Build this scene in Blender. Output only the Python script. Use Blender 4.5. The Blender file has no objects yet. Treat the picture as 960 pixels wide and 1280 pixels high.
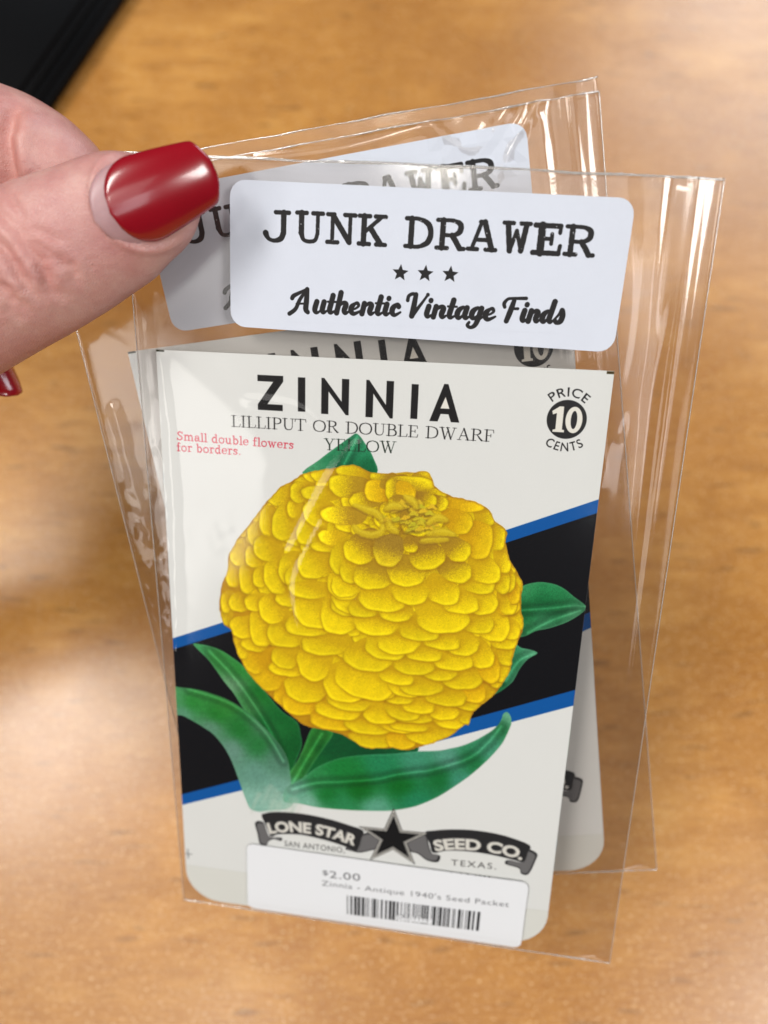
import bpy, bmesh, math, random
import numpy as np
from mathutils import Vector, Matrix, kdtree

random.seed(4)
rng = np.random.default_rng(7)
MM = 0.001
sc = bpy.context.scene
COL = sc.collection

# ------------------------------------------------------------------ camera
cam_d = bpy.data.cameras.new('camera')
cam = bpy.data.objects.new('camera', cam_d)
COL.objects.link(cam)
cam.location = (0.0, -0.083435, 0.256785)
cam.rotation_euler = (math.radians(18), 0, 0)
cam_d.sensor_width = 36
cam_d.lens = 943 / 1280 * 36
cam_d.clip_start = 0.005
cam_d.clip_end = 60
cam_d.dof.use_dof = True
cam_d.dof.focus_distance = 0.130
cam_d.dof.aperture_fstop = 10.5
sc.camera = cam

# ------------------------------------------------------------------ light
w = bpy.data.worlds.new('World')
sc.world = w
w.use_nodes = True
wn = w.node_tree.nodes
wn['Background'].inputs[0].default_value = (0.86, 0.88, 0.95, 1)
wn['Background'].inputs[1].default_value = 0.075

def area(name, loc, aim, sx, sy, power, col):
    d = bpy.data.lights.new(name, 'AREA')
    d.shape = 'RECTANGLE'
    d.size, d.size_y = sx, sy
    d.energy = power
    d.color = col
    o = bpy.data.objects.new(name, d)
    o.location = loc
    o.rotation_euler = (Vector(aim) - Vector(loc)).to_track_quat('-Z', 'Y').to_euler()
    COL.objects.link(o)
    return o

area('ceiling_lamp', (-1.15, 0.15, 2.4), (0, 0, 0), 0.9, 0.6, 52, (1.0, 0.97, 0.92))
area('ceiling_lamp', (-2.3, -1.1, 2.4), (0, 0, 0), 0.55, 0.55, 14, (1.0, 0.95, 0.86))
area('ceiling_lamp', (1.35, -1.0, 2.1), (0, 0, 0), 0.7, 0.7, 42, (1.0, 0.98, 0.94))
area('ceiling_lamp', (-0.5, -0.95, 2.4), (0, 0, 0), 0.25, 0.25, 5, (1.0, 0.95, 0.86))
area('film_haze_light', (-1.85, -2.2, 1.75), (0, -0.05, 0.12), 0.75, 1.2, 9.5, (1.0, 0.97, 0.93))  # added soft light without a fixture; hazes the left film margin by reflection
area('film_haze_light', (0.42, -2.05, 2.35), (0, -0.05, 0.12), 0.5, 1.0, 7.5, (0.95, 0.97, 1.0))  # second added light, no fixture, mirrored as haze in the right film margin
area('film_veil_light', (-0.85, -1.15, 2.4), (-0.85, -1.149, 0), 2.2, 1.2, 16, (1.0, 0.97, 0.93))  # unseen broad source, added so the upper film reflects a milky veil
area('window_light', (1.7, 2.3, 1.9), (0, 0, 0), 1.9, 1.3, 66, (0.86, 0.93, 1.0))

sc.view_settings.view_transform = 'Standard'
sc.view_settings.look = 'None'
sc.view_settings.exposure = -0.27
sc.view_settings.gamma = 1.0
sc.view_settings.use_curve_mapping = False
sc.render.engine = 'CYCLES'
sc.cycles.max_bounces = 16
sc.cycles.transparent_max_bounces = 32
sc.cycles.caustics_reflective = False
sc.cycles.caustics_refractive = False

# ------------------------------------------------------------------ helpers
def link(o, parent=None):
    COL.objects.link(o)
    if parent is not None:
        o.parent = parent
    return o

def mesh_obj(name, verts, faces, mat=None, parent=None, smooth=True, uvs=None):
    me = bpy.data.meshes.new(name)
    me.from_pydata([tuple(map(float, v)) for v in verts], [], [tuple(map(int, f)) for f in faces])
    if uvs is not None:
        ul = me.uv_layers.new(name='UVMap')
        idx = np.empty(len(me.loops), dtype=np.int32)
        me.loops.foreach_get('vertex_index', idx)
        ul.data.foreach_set('uv', np.asarray(uvs, dtype=np.float32)[idx].ravel())
    if smooth:
        me.polygons.foreach_set('use_smooth', [True] * len(me.polygons))
    if mat:
        me.materials.append(mat)
    me.update()
    return link(bpy.data.objects.new(name, me), parent)

def tag(o, label=None, cat=None, group=None, kind=None):
    if label: o['label'] = label
    if cat: o['category'] = cat
    if group: o['group'] = group
    if kind: o['kind'] = kind
    return o

def frame(name, m):
    """an Empty with a full local frame; rows are world x, y, z in mm"""
    o = bpy.data.objects.new(name, None)
    o.empty_display_size = 0.02
    link(o)
    M = Matrix([[m[i][0], m[i][1], m[i][2], m[i][3] * MM] for i in range(3)] + [[0, 0, 0, 1]])
    loc, rot, _ = M.decompose()
    o.location = loc
    o.rotation_mode = 'QUATERNION'
    o.rotation_quaternion = rot
    return o

class NT:
    """small node-building helper"""
    def __init__(s, name):
        s.m = bpy.data.materials.new(name)
        s.m.use_nodes = True
        s.t = s.m.node_tree
        s.b = s.t.nodes['Principled BSDF']
        s.out = s.t.nodes['Material Output']
    def n(s, kind, **kw):
        nd = s.t.nodes.new(kind)
        for k, v in kw.items():
            if hasattr(nd, k) and k not in nd.inputs:
                setattr(nd, k, v)
            else:
                nd.inputs[k].default_value = v
        return nd
    def l(s, a, b):
        s.t.links.new(a, b)
    def coords(s, scale=(1, 1, 1), rot=(0, 0, 0), out='Object'):
        tc = s.n('ShaderNodeTexCoord')
        mp = s.n('ShaderNodeMapping')
        mp.inputs['Scale'].default_value = scale
        mp.inputs['Rotation'].default_value = rot
        s.l(tc.outputs[out], mp.inputs['Vector'])
        return mp.outputs[0]
    def noise(s, vec, scale, detail=4, rough=0.55, dist=0.0):
        nd = s.n('ShaderNodeTexNoise')
        nd.inputs['Scale'].default_value = scale
        nd.inputs['Detail'].default_value = detail
        nd.inputs['Roughness'].default_value = rough
        nd.inputs['Distortion'].default_value = dist
        s.l(vec, nd.inputs['Vector'])
        return nd.outputs['Fac']
    def ramp(s, fac, stops):
        r = s.n('ShaderNodeValToRGB')
        e = r.color_ramp.elements
        while len(e) < len(stops): e.new(0.5)
        for i, (p, c) in enumerate(stops):
            e[i].position = p
            e[i].color = (*c, 1) if len(c) == 3 else c
        s.l(fac, r.inputs['Fac'])
        return r.outputs['Color']
    def mix(s, fac, a, b, blend='MIX'):
        m = s.n('ShaderNodeMix', data_type='RGBA', blend_type=blend)
        for sock, v in ((m.inputs[0], fac), (m.inputs[6], a), (m.inputs[7], b)):
            if isinstance(v, (int, float)): sock.default_value = v
            elif isinstance(v, tuple): sock.default_value = (*v, 1)
            else: s.l(v, sock)
        return m.outputs[2]
    def math(s, op, a, b=0.0):
        m = s.n('ShaderNodeMath', operation=op)
        for i, v in enumerate((a, b)):
            if isinstance(v, (int, float)): m.inputs[i].default_value = v
            else: s.l(v, m.inputs[i])
        return m.outputs[0]
    def bump(s, h, strength, dist):
        b = s.n('ShaderNodeBump')
        b.inputs['Strength'].default_value = strength
        b.inputs['Distance'].default_value = dist
        s.l(h, b.inputs['Height'])
        return b.outputs['Normal']

def noise2(x, y, seed=0, n=14, f0=1.0, f1=8.0):
    """cheap smooth pseudo-noise, about -1..1"""
    r = np.random.default_rng(seed)
    s = 0
    for i in range(n):
        f = f0 * (f1 / f0) ** (i / max(n - 1, 1))
        a = r.uniform(0, 2 * np.pi)
        s = s + np.sin((x * np.cos(a) + y * np.sin(a)) * f + r.uniform(0, 6.28)) / (1 + i * 0.15)
    return s / (n * 0.45)

# ------------------------------------------------------------------ setting: tabletop and the dark case on it
def table_material():
    k = NT('maple_tabletop')
    v = k.coords((1.0, 1.0, 1.0), (0, 0, math.radians(-14)))
    wide = k.noise(v, 9, 5, 0.6, 0.6)
    vs = k.coords((1.0, 5.0, 1.0), (0, 0, math.radians(24)))
    grain = k.noise(vs, 26, 6, 0.62, 0.8)
    vf = k.coords((3.0, 30.0, 1.0), (0, 0, math.radians(24)))
    fine = k.noise(vf, 40, 5, 0.7, 0.3)
    c1 = k.ramp(grain, [(0.28, (0.28, 0.108, 0.022)), (0.5, (0.43, 0.192, 0.044)), (0.72, (0.57, 0.30, 0.085))])
    c2 = k.mix(k.ramp(wide, [(0.40, (0, 0, 0)), (0.58, (1, 1, 1))]), (0.27, 0.100, 0.018), c1)
    c3 = k.mix(0.34, c2, k.ramp(fine, [(0.3, (0.30, 0.115, 0.020)), (0.6, (0.60, 0.31, 0.075))]))
    # short dark flecks and hairline figure of the maple
    vv = k.coords((8.0, 55.0, 1.0), (0, 0, math.radians(58)))
    fl = k.noise(vv, 7, 2, 0.4, 0.2)
    c4 = k.mix(k.ramp(fl, [(0.64, (0, 0, 0)), (0.72, (0.6, 0.6, 0.6))]), c3, (0.16, 0.07, 0.02))
    # tiny pale pores
    po = k.noise(k.coords((1, 1.6, 1)), 900, 2, 0.5)
    c5 = k.mix(k.ramp(po, [(0.60, (0, 0, 0)), (0.70, (0.7, 0.7, 0.7))]), c4, (0.78, 0.56, 0.32))
    k.l(c5, k.b.inputs['Base Color'])
    k.b.inputs['Roughness'].default_value = 0.36
    rr = k.noise(k.coords(), 14, 4, 0.6)
    k.l(k.math('MULTIPLY_ADD', rr, 0.22), k.b.inputs['Roughness'])
    m = k.b.inputs['Roughness'].links[0].from_node
    m.inputs[2].default_value = 0.17
    k.l(k.bump(k.noise(k.coords(), 700, 3, 0.6), 0.12, 0.0004), k.b.inputs['Normal'])
    return k.m

def tabletop():
    bm = bmesh.new()
    r = bmesh.ops.create_cube(bm, size=1.0)
    bmesh.ops.scale(bm, vec=(2.2, 1.5, 0.03), verts=r['verts'])
    bmesh.ops.translate(bm, vec=(0.1, 0.15, -0.015), verts=r['verts'])
    bmesh.ops.bevel(bm, geom=bm.edges[:], offset=0.004, segments=3, affect='EDGES')
    me = bpy.data.meshes.new('tabletop')
    bm.to_mesh(me); bm.free()
    me.materials.append(table_material())
    return tag(link(bpy.data.objects.new('tabletop', me)), kind='structure')
tabletop()

def dark_case():
    root = bpy.data.objects.new('black_case', None)
    link(root)
    a = math.atan2(242.0 - 181.2, -117.5 + 141.4)
    root.location = (-0.1290, 0.2115, 0)
    root.rotation_euler = (0, 0, a)
    k = NT('black_case_plastic')
    k.b.inputs['Base Color'].default_value = (0.003, 0.003, 0.0035, 1)
    k.b.inputs['Roughness'].default_value = 0.55
    k.b.inputs['Specular IOR Level'].default_value = 0.06
    k.l(k.bump(k.noise(k.coords(), 1500, 2), 0.2, 0.0002), k.b.inputs['Normal'])
    for name, x0, x1, y0, y1, z0, z1, bv in (('base', -0.16, 0.18, 0.0, 0.24, 0.001, 0.010, 0.0025),
                                             ('lid', -0.157, 0.177, 0.0035, 0.237, 0.0105, 0.017, 0.0028)):
        bm = bmesh.new()
        r = bmesh.ops.create_cube(bm, size=1.0)
        bmesh.ops.scale(bm, vec=(x1 - x0, y1 - y0, z1 - z0), verts=r['verts'])
        bmesh.ops.translate(bm, vec=((x0 + x1) / 2, (y0 + y1) / 2, (z0 + z1) / 2), verts=r['verts'])
        bmesh.ops.bevel(bm, geom=bm.edges[:], offset=bv, segments=4, affect='EDGES')
        me = bpy.data.meshes.new(name)
        bm.to_mesh(me); bm.free()
        me.materials.append(k.m)
        me.polygons.foreach_set('use_smooth', [True] * len(me.polygons))
        link(bpy.data.objects.new(name, me), root)
    tag(root, 'flat black case with a straight edge, lying on the table behind the fingers', 'case')
dark_case()

# ------------------------------------------------------------------ measured drawing of the print (mm on the sheet, y down)
FLOWER=[(10.65,45.32),(10.18,49.63),(10.89,52.86),(12.41,54.12),(13.51,59.05),(16.22,63.9),(20.98,68.69),(25.3,72.47),(28.3,74.18),(33.13,74.53),(36.96,75.95),(40.05,77.64),(45.53,76.96),(47.66,77.26),(50.39,76.35),(56.49,73.18),(59.63,70.05),(60.41,69.96),(61.3,66.78),(64.74,62.83),(67.26,57.85),(67.73,54.38),(68.36,51.11),(69.14,48.04),(68.31,43.54),(68.23,39.21),(66.85,36.64),(65.52,34.56),(64.54,31.38),(64.67,29.37),(62.53,27.56),(61.24,25.69),(59.74,24.59),(55.95,23.66),(53.28,23.1),(51.34,21.89),(50.44,20.17),(49.68,19.18),(47.45,19.33),(42.91,19.93),(39.85,19.98),(36.89,18.84),(35.42,18.86),(31.68,19.77),(27.27,20.97),(24.71,22.81),(22.73,23.87),(20.72,26.17),(17.8,29.99),(14.16,35.08),(12.49,37.99),(12.07,41.33)]
CENTRE=(45.91,29.43)
PETALS=[(43.27,34.75,2.92,3.11,2),(37.77,35.0,2.95,2.92,0),(50.5,35.4,3.27,2.56,0),(56.04,37.83,2.87,2.28,0),(46.76,39.04,3.43,2.69,0),(40.48,40.22,3.76,2.64,0),(47.72,42.98,3.34,2.35,0),(53.97,42.21,3.02,2.63,0),(59.83,31.58,2.62,3.43,1),(56.22,28.26,2.32,2.19,1),(56.17,33.7,2.46,2.04,0),(61.57,37.35,2.57,2.56,0),(60.41,39.95,2.97,2.09,0),(57.2,44.03,3.55,2.21,0),(61.44,43.64,2.76,2.46,0),(42.21,44.56,4.45,2.68,0),(45.1,47.32,3.38,1.65,0),(54.06,47.42,5.16,3.12,0),(60.97,47.97,2.79,2.16,0),(63.71,48.13,2.97,3.45,0),(47.17,21.43,4.31,1.32,0),(46.12,23.46,1.7,1.57,1),(49.37,20.12,1.86,1.16,0),(41.45,20.45,2.27,1.09,0),(47.32,33.6,1.31,1.23,0),(52.25,24.98,1.69,1.38,0),(57.5,24.8,2.97,1.37,1),(61.0,26.9,1.48,1.77,0),(63.16,30.71,1.49,2.4,0),(64.62,35.04,1.42,2.44,0),(65.7,39.06,1.32,2.28,0),(64.57,39.16,1.51,2.49,0),(66.04,43.22,1.71,2.53,0),(67.04,41.44,1.13,2.09,1),(65.72,44.09,1.52,1.9,1),(36.07,39.33,1.99,2.55,0),(35.32,42.17,2.81,2.8,0),(36.19,45.54,3.43,2.62,0),(38.65,47.06,2.82,1.75,0),(49.96,24.56,1.88,1.42,0),(44.3,25.56,1.52,1.27,0),(49.64,50.43,3.89,2.29,0),(45.73,53.26,4.34,2.59,0),(54.13,52.19,3.83,1.85,0),(58.13,52.67,3.26,2.29,0),(65.87,50.79,2.78,2.09,0),(66.87,48.74,1.92,1.94,0),(50.87,55.19,3.52,1.79,0),(56.34,55.97,4.04,2.33,0),(61.84,54.73,2.43,2.66,0),(66.87,53.54,2.13,2.64,0),(63.62,57.44,2.04,2.96,1),(65.98,57.19,1.76,2.68,0),(48.98,58.1,3.92,2.0,0),(54.1,59.14,3.29,1.68,0),(58.38,59.82,4.06,2.36,0),(43.53,54.15,4.25,3.15,0),(40.13,57.21,4.83,3.01,0),(45.81,60.72,3.55,1.84,0),(50.6,62.27,4.34,2.21,0),(55.61,64.26,4.04,2.04,0),(60.79,62.75,2.68,2.11,1),(46.39,65.3,2.76,1.64,0),(50.39,66.72,3.36,1.78,0),(60.94,65.04,4.4,1.76,0),(63.65,63.35,1.99,1.83,0),(40.71,63.13,5.17,3.37,0),(55.38,67.55,2.85,1.97,0),(49.26,69.21,3.92,1.66,0),(57.12,69.23,3.66,1.98,0),(61.78,65.41,2.81,1.39,0),(53.6,72.99,5.36,2.88,0),(48.52,71.45,4.15,1.34,0),(65.33,59.06,1.57,2.25,0),(67.47,56.14,1.36,2.22,0),(59.94,68.43,1.62,1.4,0),(30.53,20.79,2.4,1.58,0),(35.93,20.24,2.98,1.64,0),(34.82,22.86,3.01,2.22,0),(40.61,23.45,2.29,2.06,1),(43.66,23.04,1.44,2.2,0),(29.78,24.6,3.28,1.52,0),(26.44,24.64,1.97,2.09,0),(22.67,25.71,2.62,2.11,0),(23.43,30.95,2.48,3.57,0),(20.01,30.8,1.45,3.16,0),(17.53,33.49,1.47,2.36,0),(29.41,28.46,2.52,2.53,0),(33.74,28.54,3.32,1.87,3),(32.02,32.97,2.22,1.49,3),(28.03,32.25,2.39,2.74,0),(25.04,27.97,1.19,1.71,0),(19.72,36.25,2.45,2.64,0),(29.05,38.66,3.3,2.9,0),(34.46,37.15,2.23,3.47,0),(24.58,40.32,2.45,3.24,0),(26.21,41.68,3.06,2.25,0),(21.7,41.64,2.55,3.66,0),(18.6,42.34,1.66,2.09,0),(15.89,42.58,1.75,3.33,0),(12.98,42.18,1.55,2.72,0),(17.23,38.16,1.73,2.23,0),(14.35,37.97,1.94,2.24,0),(14.08,48.02,1.99,2.11,0),(17.45,47.71,2.18,1.87,0),(20.79,48.73,2.59,3.23,0),(23.73,46.25,2.32,1.63,0),(27.85,44.13,4.08,1.61,0),(29.51,48.57,4.59,3.29,0),(27.86,51.62,4.76,2.16,0),(34.03,48.81,3.75,3.91,0),(35.14,42.18,3.29,3.28,0),(36.03,46.43,3.63,2.28,0),(41.15,50.11,4.23,2.21,0),(23.68,53.38,4.19,3.28,0),(18.62,52.98,2.62,4.02,0),(14.79,53.35,2.64,2.38,0),(16.85,56.81,2.65,1.48,0),(11.53,48.25,1.19,2.25,0),(11.22,51.43,1.2,1.91,0),(31.04,34.92,2.79,1.04,0),(37.97,25.42,2.31,1.6,0),(31.21,55.4,4.64,2.28,0),(23.21,58.98,2.72,2.42,0),(23.62,61.26,3.49,1.97,0),(29.14,59.74,3.45,3.63,0),(19.32,62.65,3.96,4.37,1),(35.93,63.66,4.68,4.05,0),(39.65,61.85,5.99,4.67,0),(36.41,67.38,4.71,2.0,0),(27.46,65.54,4.18,3.15,0),(26.16,69.03,3.53,2.8,1),(34.32,69.53,4.54,2.31,0),(43.21,69.21,4.05,2.48,0),(40.34,72.19,5.06,2.27,0),(33.07,72.08,4.7,2.33,1),(22.71,68.46,1.95,3.0,1),(41.28,75.47,4.74,2.15,0),(47.2,74.74,3.02,2.62,1),(16.77,60.58,2.15,2.83,1),(14.25,57.59,1.72,2.8,0),(47.36,68.01,3.72,2.37,0),(47.97,62.79,3.68,2.32,0),(46.67,71.91,3.75,1.44,0)]
CURLS=[[(36.61,26.32),(38.95,27.03),(40.9,27.61),(41.92,29.14)],[(36.69,30.35),(37.89,31.48),(40.25,31.79),(41.86,30.97),(42.05,29.74)],[(49.2,32.43),(51.85,31.69),(54.14,31.63)],[(50.28,30.92),(52.92,30.23),(55.22,30.62)],[(42.42,26.69),(43.93,25.86),(45.47,26.27)],[(50.18,28.91),(52.01,27.58),(53.75,28.04)],[(45.77,24.07),(47.32,24.75),(48.14,26.07)],[(42.87,28.66),(43.7,30.22),(44.89,30.94)]]
LEAVES={'top': {'p': [(26.97,21.44),(30.1,18.23),(33.02,15.82),(35.62,13.76),(36.91,13.1),(38.55,15.04),(39.92,17.31),(40.59,20.23),(36.08,22.34)],'c': [(29.37,20.38,70,150,105),(33.04,17.45,36,128,84),(37.41,15.7,40,140,95),(38.95,19.3,10,95,55),(34.56,20.33,10,100,60)],'r': [[(36.92,13.54),(35.67,16.54),(33.82,20.38)]]},'right': {'p': [(66.49,41.13),(68.27,39.64),(69.94,38.9),(71.79,38.58),(74.13,38.85),(75.93,39.64),(77.72,40.99),(79.98,42.62),(79.69,43.93),(77.11,46.12),(73.83,47.75),(71.54,48.47),(69.29,49.85),(67.16,49.23)],'c': [(69.32,40.07,50,140,85),(73.63,39.69,40,135,80),(72.42,42.19,12,95,48),(68.29,45.01,10,90,40),(75.46,43.52,20,105,55),(77.77,44.92,80,155,110),(72.88,47.02,60,140,95),(70.07,48.61,40,120,70)],'r': [[(68.24,44.52),(73.3,43.72),(77.56,42.84),(79.86,42.79)],[(70.1,48.94),(74.25,46.07),(79.09,43.66)]]},'small': {'p': [(67.37,51.88),(69.2,52.2),(70.7,52.38),(72.25,53.0),(70.59,54.42),(69.27,56.54),(68.53,58.58),(67.74,60.05),(65.25,62.42),(63.36,62.99),(64.83,57.94)],'c': [(71.21,53.01,80,160,120),(68.38,54.99,40,125,80),(67.98,59.33,60,140,100),(65.79,60.44,14,90,45)],'r': [[(71.67,53.13),(68.84,55.11),(66.78,59.46)]]},'dark': {'p': [(31.29,73.44),(37.1,74.62),(39.93,76.15),(45.35,76.42),(50.52,75.77),(49.66,78.14),(43.82,79.64),(37.23,81.63),(30.54,85.42),(27.48,86.81),(29.67,80.29)],'c': [(33.83,77.85,8,78,38),(40.5,78.92,6,70,36),(30.53,84.05,12,90,40),(47.02,77.34,10,80,42)],'r': []},'left_upper': {'p': [(4.32,58.11),(6.05,57.94),(7.88,58.11),(10.2,58.77),(12.32,59.98),(15.05,62.03),(18.84,66.54),(22.63,71.1),(25.75,73.17),(26.58,76.22),(26.8,78.73),(25.77,82.13),(24.04,86.47),(21.17,81.36),(17.0,75.15),(14.2,71.14),(12.58,68.34),(10.47,65.63),(8.87,63.24),(7.27,61.05)],'c': [(5.69,58.51,60,150,85),(9.81,60.24,50,135,60),(13.9,63.06,40,130,50),(17.99,67.55,20,105,35),(22.1,73.6,10,90,35),(25.44,78.89,8,84,34),(12.13,66.36,110,160,120),(15.4,70.63,60,130,70),(19.53,76.18,14,96,40),(21.25,74.64,30,110,50)],'r': [[(7.68,59.2),(12.21,63.97),(16.27,69.6),(20.38,76.65),(22.36,82.18)]]},'left_lower': {'p': [(-0.94,68.74),(0.98,68.34),(2.99,68.3),(5.27,68.42),(8.1,68.98),(11.01,69.82),(13.69,71.14),(16.37,72.96),(18.7,75.27),(20.87,77.54),(22.55,79.83),(23.73,82.4),(24.17,84.88),(24.55,88.79),(25.05,92.73),(23.65,94.96),(20.13,95.87),(17.47,96.65),(15.35,96.13),(14.18,93.01),(13.21,89.65),(11.6,84.54),(9.96,81.21),(7.74,78.51),(5.59,77.09),(3.21,75.84),(1.17,74.93),(-0.73,74.58)],'c': [(0.39,69.71,70,145,90),(5.22,69.55,50,135,60),(10.29,71.22,46,128,50),(3.41,71.63,30,125,40),(8.48,73.88,22,110,30),(13.55,76.52,24,108,40),(17.77,79.85,30,112,50),(1.56,74.12,90,145,120),(7.51,76.86,96,140,122),(11.67,82.17,100,142,128),(16.77,86.84,96,146,130),(21.15,83.31,84,132,112),(21.07,90.26,110,160,145),(16.63,93.9,130,180,165),(22.78,94.06,150,190,175),(18.69,75.52,70,130,90),(22.37,81.21,60,120,85)],'r': [[(2.86,68.5),(12.0,70.83),(18.69,76.09),(22.87,83.09)]]},'stem': {'p': [(29.3,73.87),(33.29,74.51),(31.83,78.1),(29.84,81.61),(27.3,86.44),(25.41,89.47),(23.67,90.91),(23.35,87.95),(24.22,85.46),(25.77,82.72),(27.13,79.26)],'c': [(30.48,75.42,40,125,45),(27.98,79.54,50,140,50),(26.28,84.61,60,150,60),(30.5,79.22,14,95,34),(27.99,84.38,16,100,40),(24.72,88.76,80,160,110)],'r': [[(30.98,75.36),(28.49,80.44),(24.72,88.37)]]},'right_lower': {'p': [(23.16,89.97),(24.2,88.83),(27.13,86.46),(30.02,83.53),(33.88,81.1),(37.2,79.91),(41.0,79.05),(45.42,78.3),(49.62,77.29),(54.59,76.5),(56.96,75.72),(59.15,74.89),(61.59,73.47),(63.84,71.73),(65.16,70.48),(66.14,69.09),(66.66,67.77),(66.89,66.67),(67.69,66.22),(68.49,67.37),(68.58,68.44),(68.49,69.3),(67.25,73.23),(64.72,77.35),(61.19,81.77),(56.44,86.44),(54.07,88.33),(50.85,90.35),(47.57,91.61),(44.23,92.47),(37.46,93.23),(30.6,93.58),(26.27,93.17),(22.79,93.05)],'c': [(25.41,90.27,100,165,140),(28.0,92.33,120,175,155),(35.73,91.86,40,130,80),(30.55,86.99,40,130,70),(35.59,83.39,20,118,50),(43.87,81.35,30,125,80),(50.37,79.56,60,140,110),(56.76,77.8,84,150,130),(62.91,74.23,50,135,95),(67.54,69.1,16,110,50),(68.21,67.77,130,185,165),(39.04,87.83,4,95,22),(47.34,85.73,5,98,28),(55.41,82.72,10,100,40),(61.59,78.12,20,110,55),(50.8,89.17,30,125,85),(59.5,83.14,60,140,115),(65.37,75.4,70,150,120),(42.53,91.91,90,160,135),(32.28,89.73,10,105,36)],'r': [[(24.72,89.76),(29.7,87.5),(35.64,86.32),(42.32,84.84),(46.42,83.25),(50.48,82.03),(54.02,80.99),(60.9,77.46),(64.44,73.49),(66.65,69.57)]]}}
BAND=[(57.48,22.05),(59.93,24.56),(94.95,59.88),(97.66,63.33)]
ZBOX=[('Z',18.68,9.79,23.36,3.56),('I',26.05,9.68,27.37,3.64),('N',30.29,9.87,35.24,3.53),('N',38.28,10.0,43.14,3.49),('I',46.25,9.84,47.46,3.82),('A',49.61,10.07,54.84,3.52)]
LINES={'lil': [(13.55,13.11),(61.01,13.06)],'yel': [(30.82,16.33),(44.08,16.12)],'small': [(3.04,16.21),(25.34,16.55)],'borders': [(2.93,18.33),(15.42,18.31)],'san': [(22.87,104.74),(36.11,104.54)],'tex': [(58.95,104.27),(68.32,103.95)]}
BADGE=(73.07,8.51)
BANNER=[[(17.89,97.57),(18.57,96.86),(20.56,96.19),(23.86,95.8),(27.13,95.72),(30.39,95.95),(33.64,96.4),(36.89,97.16),(40.0,98.09),(39.67,100.22),(39.26,102.23),(38.45,103.76),(36.34,102.82),(33.06,101.98),(29.77,101.45),(26.47,101.16),(23.16,101.49),(21.16,101.94),(19.82,102.61),(18.92,100.15)],[(52.95,96.74),(55.29,95.86),(57.76,95.28),(61.46,94.81),(64.54,94.74),(67.63,94.96),(70.74,95.55),(74.65,96.92),(74.45,98.84),(73.86,101.22),(71.8,101.0),(68.05,100.43),(64.3,100.15),(60.55,100.26),(57.44,100.73),(54.96,101.57),(54.2,99.22)]]
TAILS=[[(16.39,99.5),(18.26,99.23),(19.48,102.66),(22.15,102.58),(22.08,103.54),(20.48,103.3),(19.26,104.11),(18.84,105.13),(17.36,105.03),(16.87,102.41)],[(39.64,99.22),(43.47,98.05),(44.41,101.46),(41.68,103.04),(39.3,103.95),(37.53,103.74),(36.22,103.47),(37.12,102.55),(39.26,102.23)],[(49.12,99.06),(51.91,97.42),(53.21,96.93),(54.64,101.62),(56.5,102.11),(56.09,103.88),(53.79,103.77),(51.81,102.36),(49.87,101.8)],[(73.38,97.87),(76.26,98.64),(76.1,100.87),(75.04,104.19),(73.56,104.27),(72.96,102.97),(70.18,102.32),(70.58,101.19),(73.8,101.3)]]
STAR=[(46.31,91.88),(53.39,96.82),(51.03,104.82),(42.0,105.11),(39.53,97.24)]
LONE=[(19.56,101.86),(24.49,100.67),(29.77,100.52),(33.7,101.03),(38.28,102.22)]
SEED=[(55.43,101.04),(59.28,99.99),(64.26,99.62),(69.24,99.86),(73.39,100.75)]
MARK=(0.69,110.35)
JUNK=[('J',5.94,9.25,10.49,4.58),('U',11.46,9.09,15.82,4.45),('N',16.65,9.07,21.24,4.46),('K',21.93,9.05,26.34,4.45),('D',29.68,9.02,34.03,4.46),('R',34.78,9.0,39.15,4.46),('A',40.01,8.91,44.14,4.39),('W',45.39,8.87,49.54,4.37),('E',50.28,8.91,54.71,4.44),('R',55.31,8.89,59.7,4.43)]
LSTARS=[(29.15,13.08),(33.29,12.97),(37.4,12.86)]
SCRIPT=[('Authentic',10.45,20.59,29.18,19.99),('Vintage',30.14,20.06,44.92,19.7),('Finds',46.12,19.75,56.07,19.5)]
PRICE={'amount': [(17.01,5.99),(25.33,5.63)],'line': [(16.89,8.4),(57.3,7.06)],'bar': [(22.56,10.03),(51.74,9.36),(22.72,15.31),(51.75,14.6)],'code': [(33.64,14.2),(40.67,14.01)]}

# ------------------------------------------------------------------ painter for the flat print
def sstep(a, b, x):
    t = np.clip((x - a) / (b - a), 0, 1)
    return t * t * (3 - 2 * t)

def smooth_curve(pts, n=8, closed=False):
    p = np.asarray(pts, float)
    N = len(p)
    if N < 3: return p
    out = []
    for i in range(N if closed else N - 1):
        if closed:
            a, b, c, d = p[(i - 1) % N], p[i], p[(i + 1) % N], p[(i + 2) % N]
        else:
            a, b, c, d = p[max(i - 1, 0)], p[i], p[i + 1], p[min(i + 2, N - 1)]
        for t in np.arange(n) / n:
            out.append(0.5 * ((2 * b) + (c - a) * t + (2 * a - 5 * b + 4 * c - d) * t * t + (3 * b - a - 3 * c + d) * t ** 3))
    if not closed: out.append(p[-1])
    return np.array(out)

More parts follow.
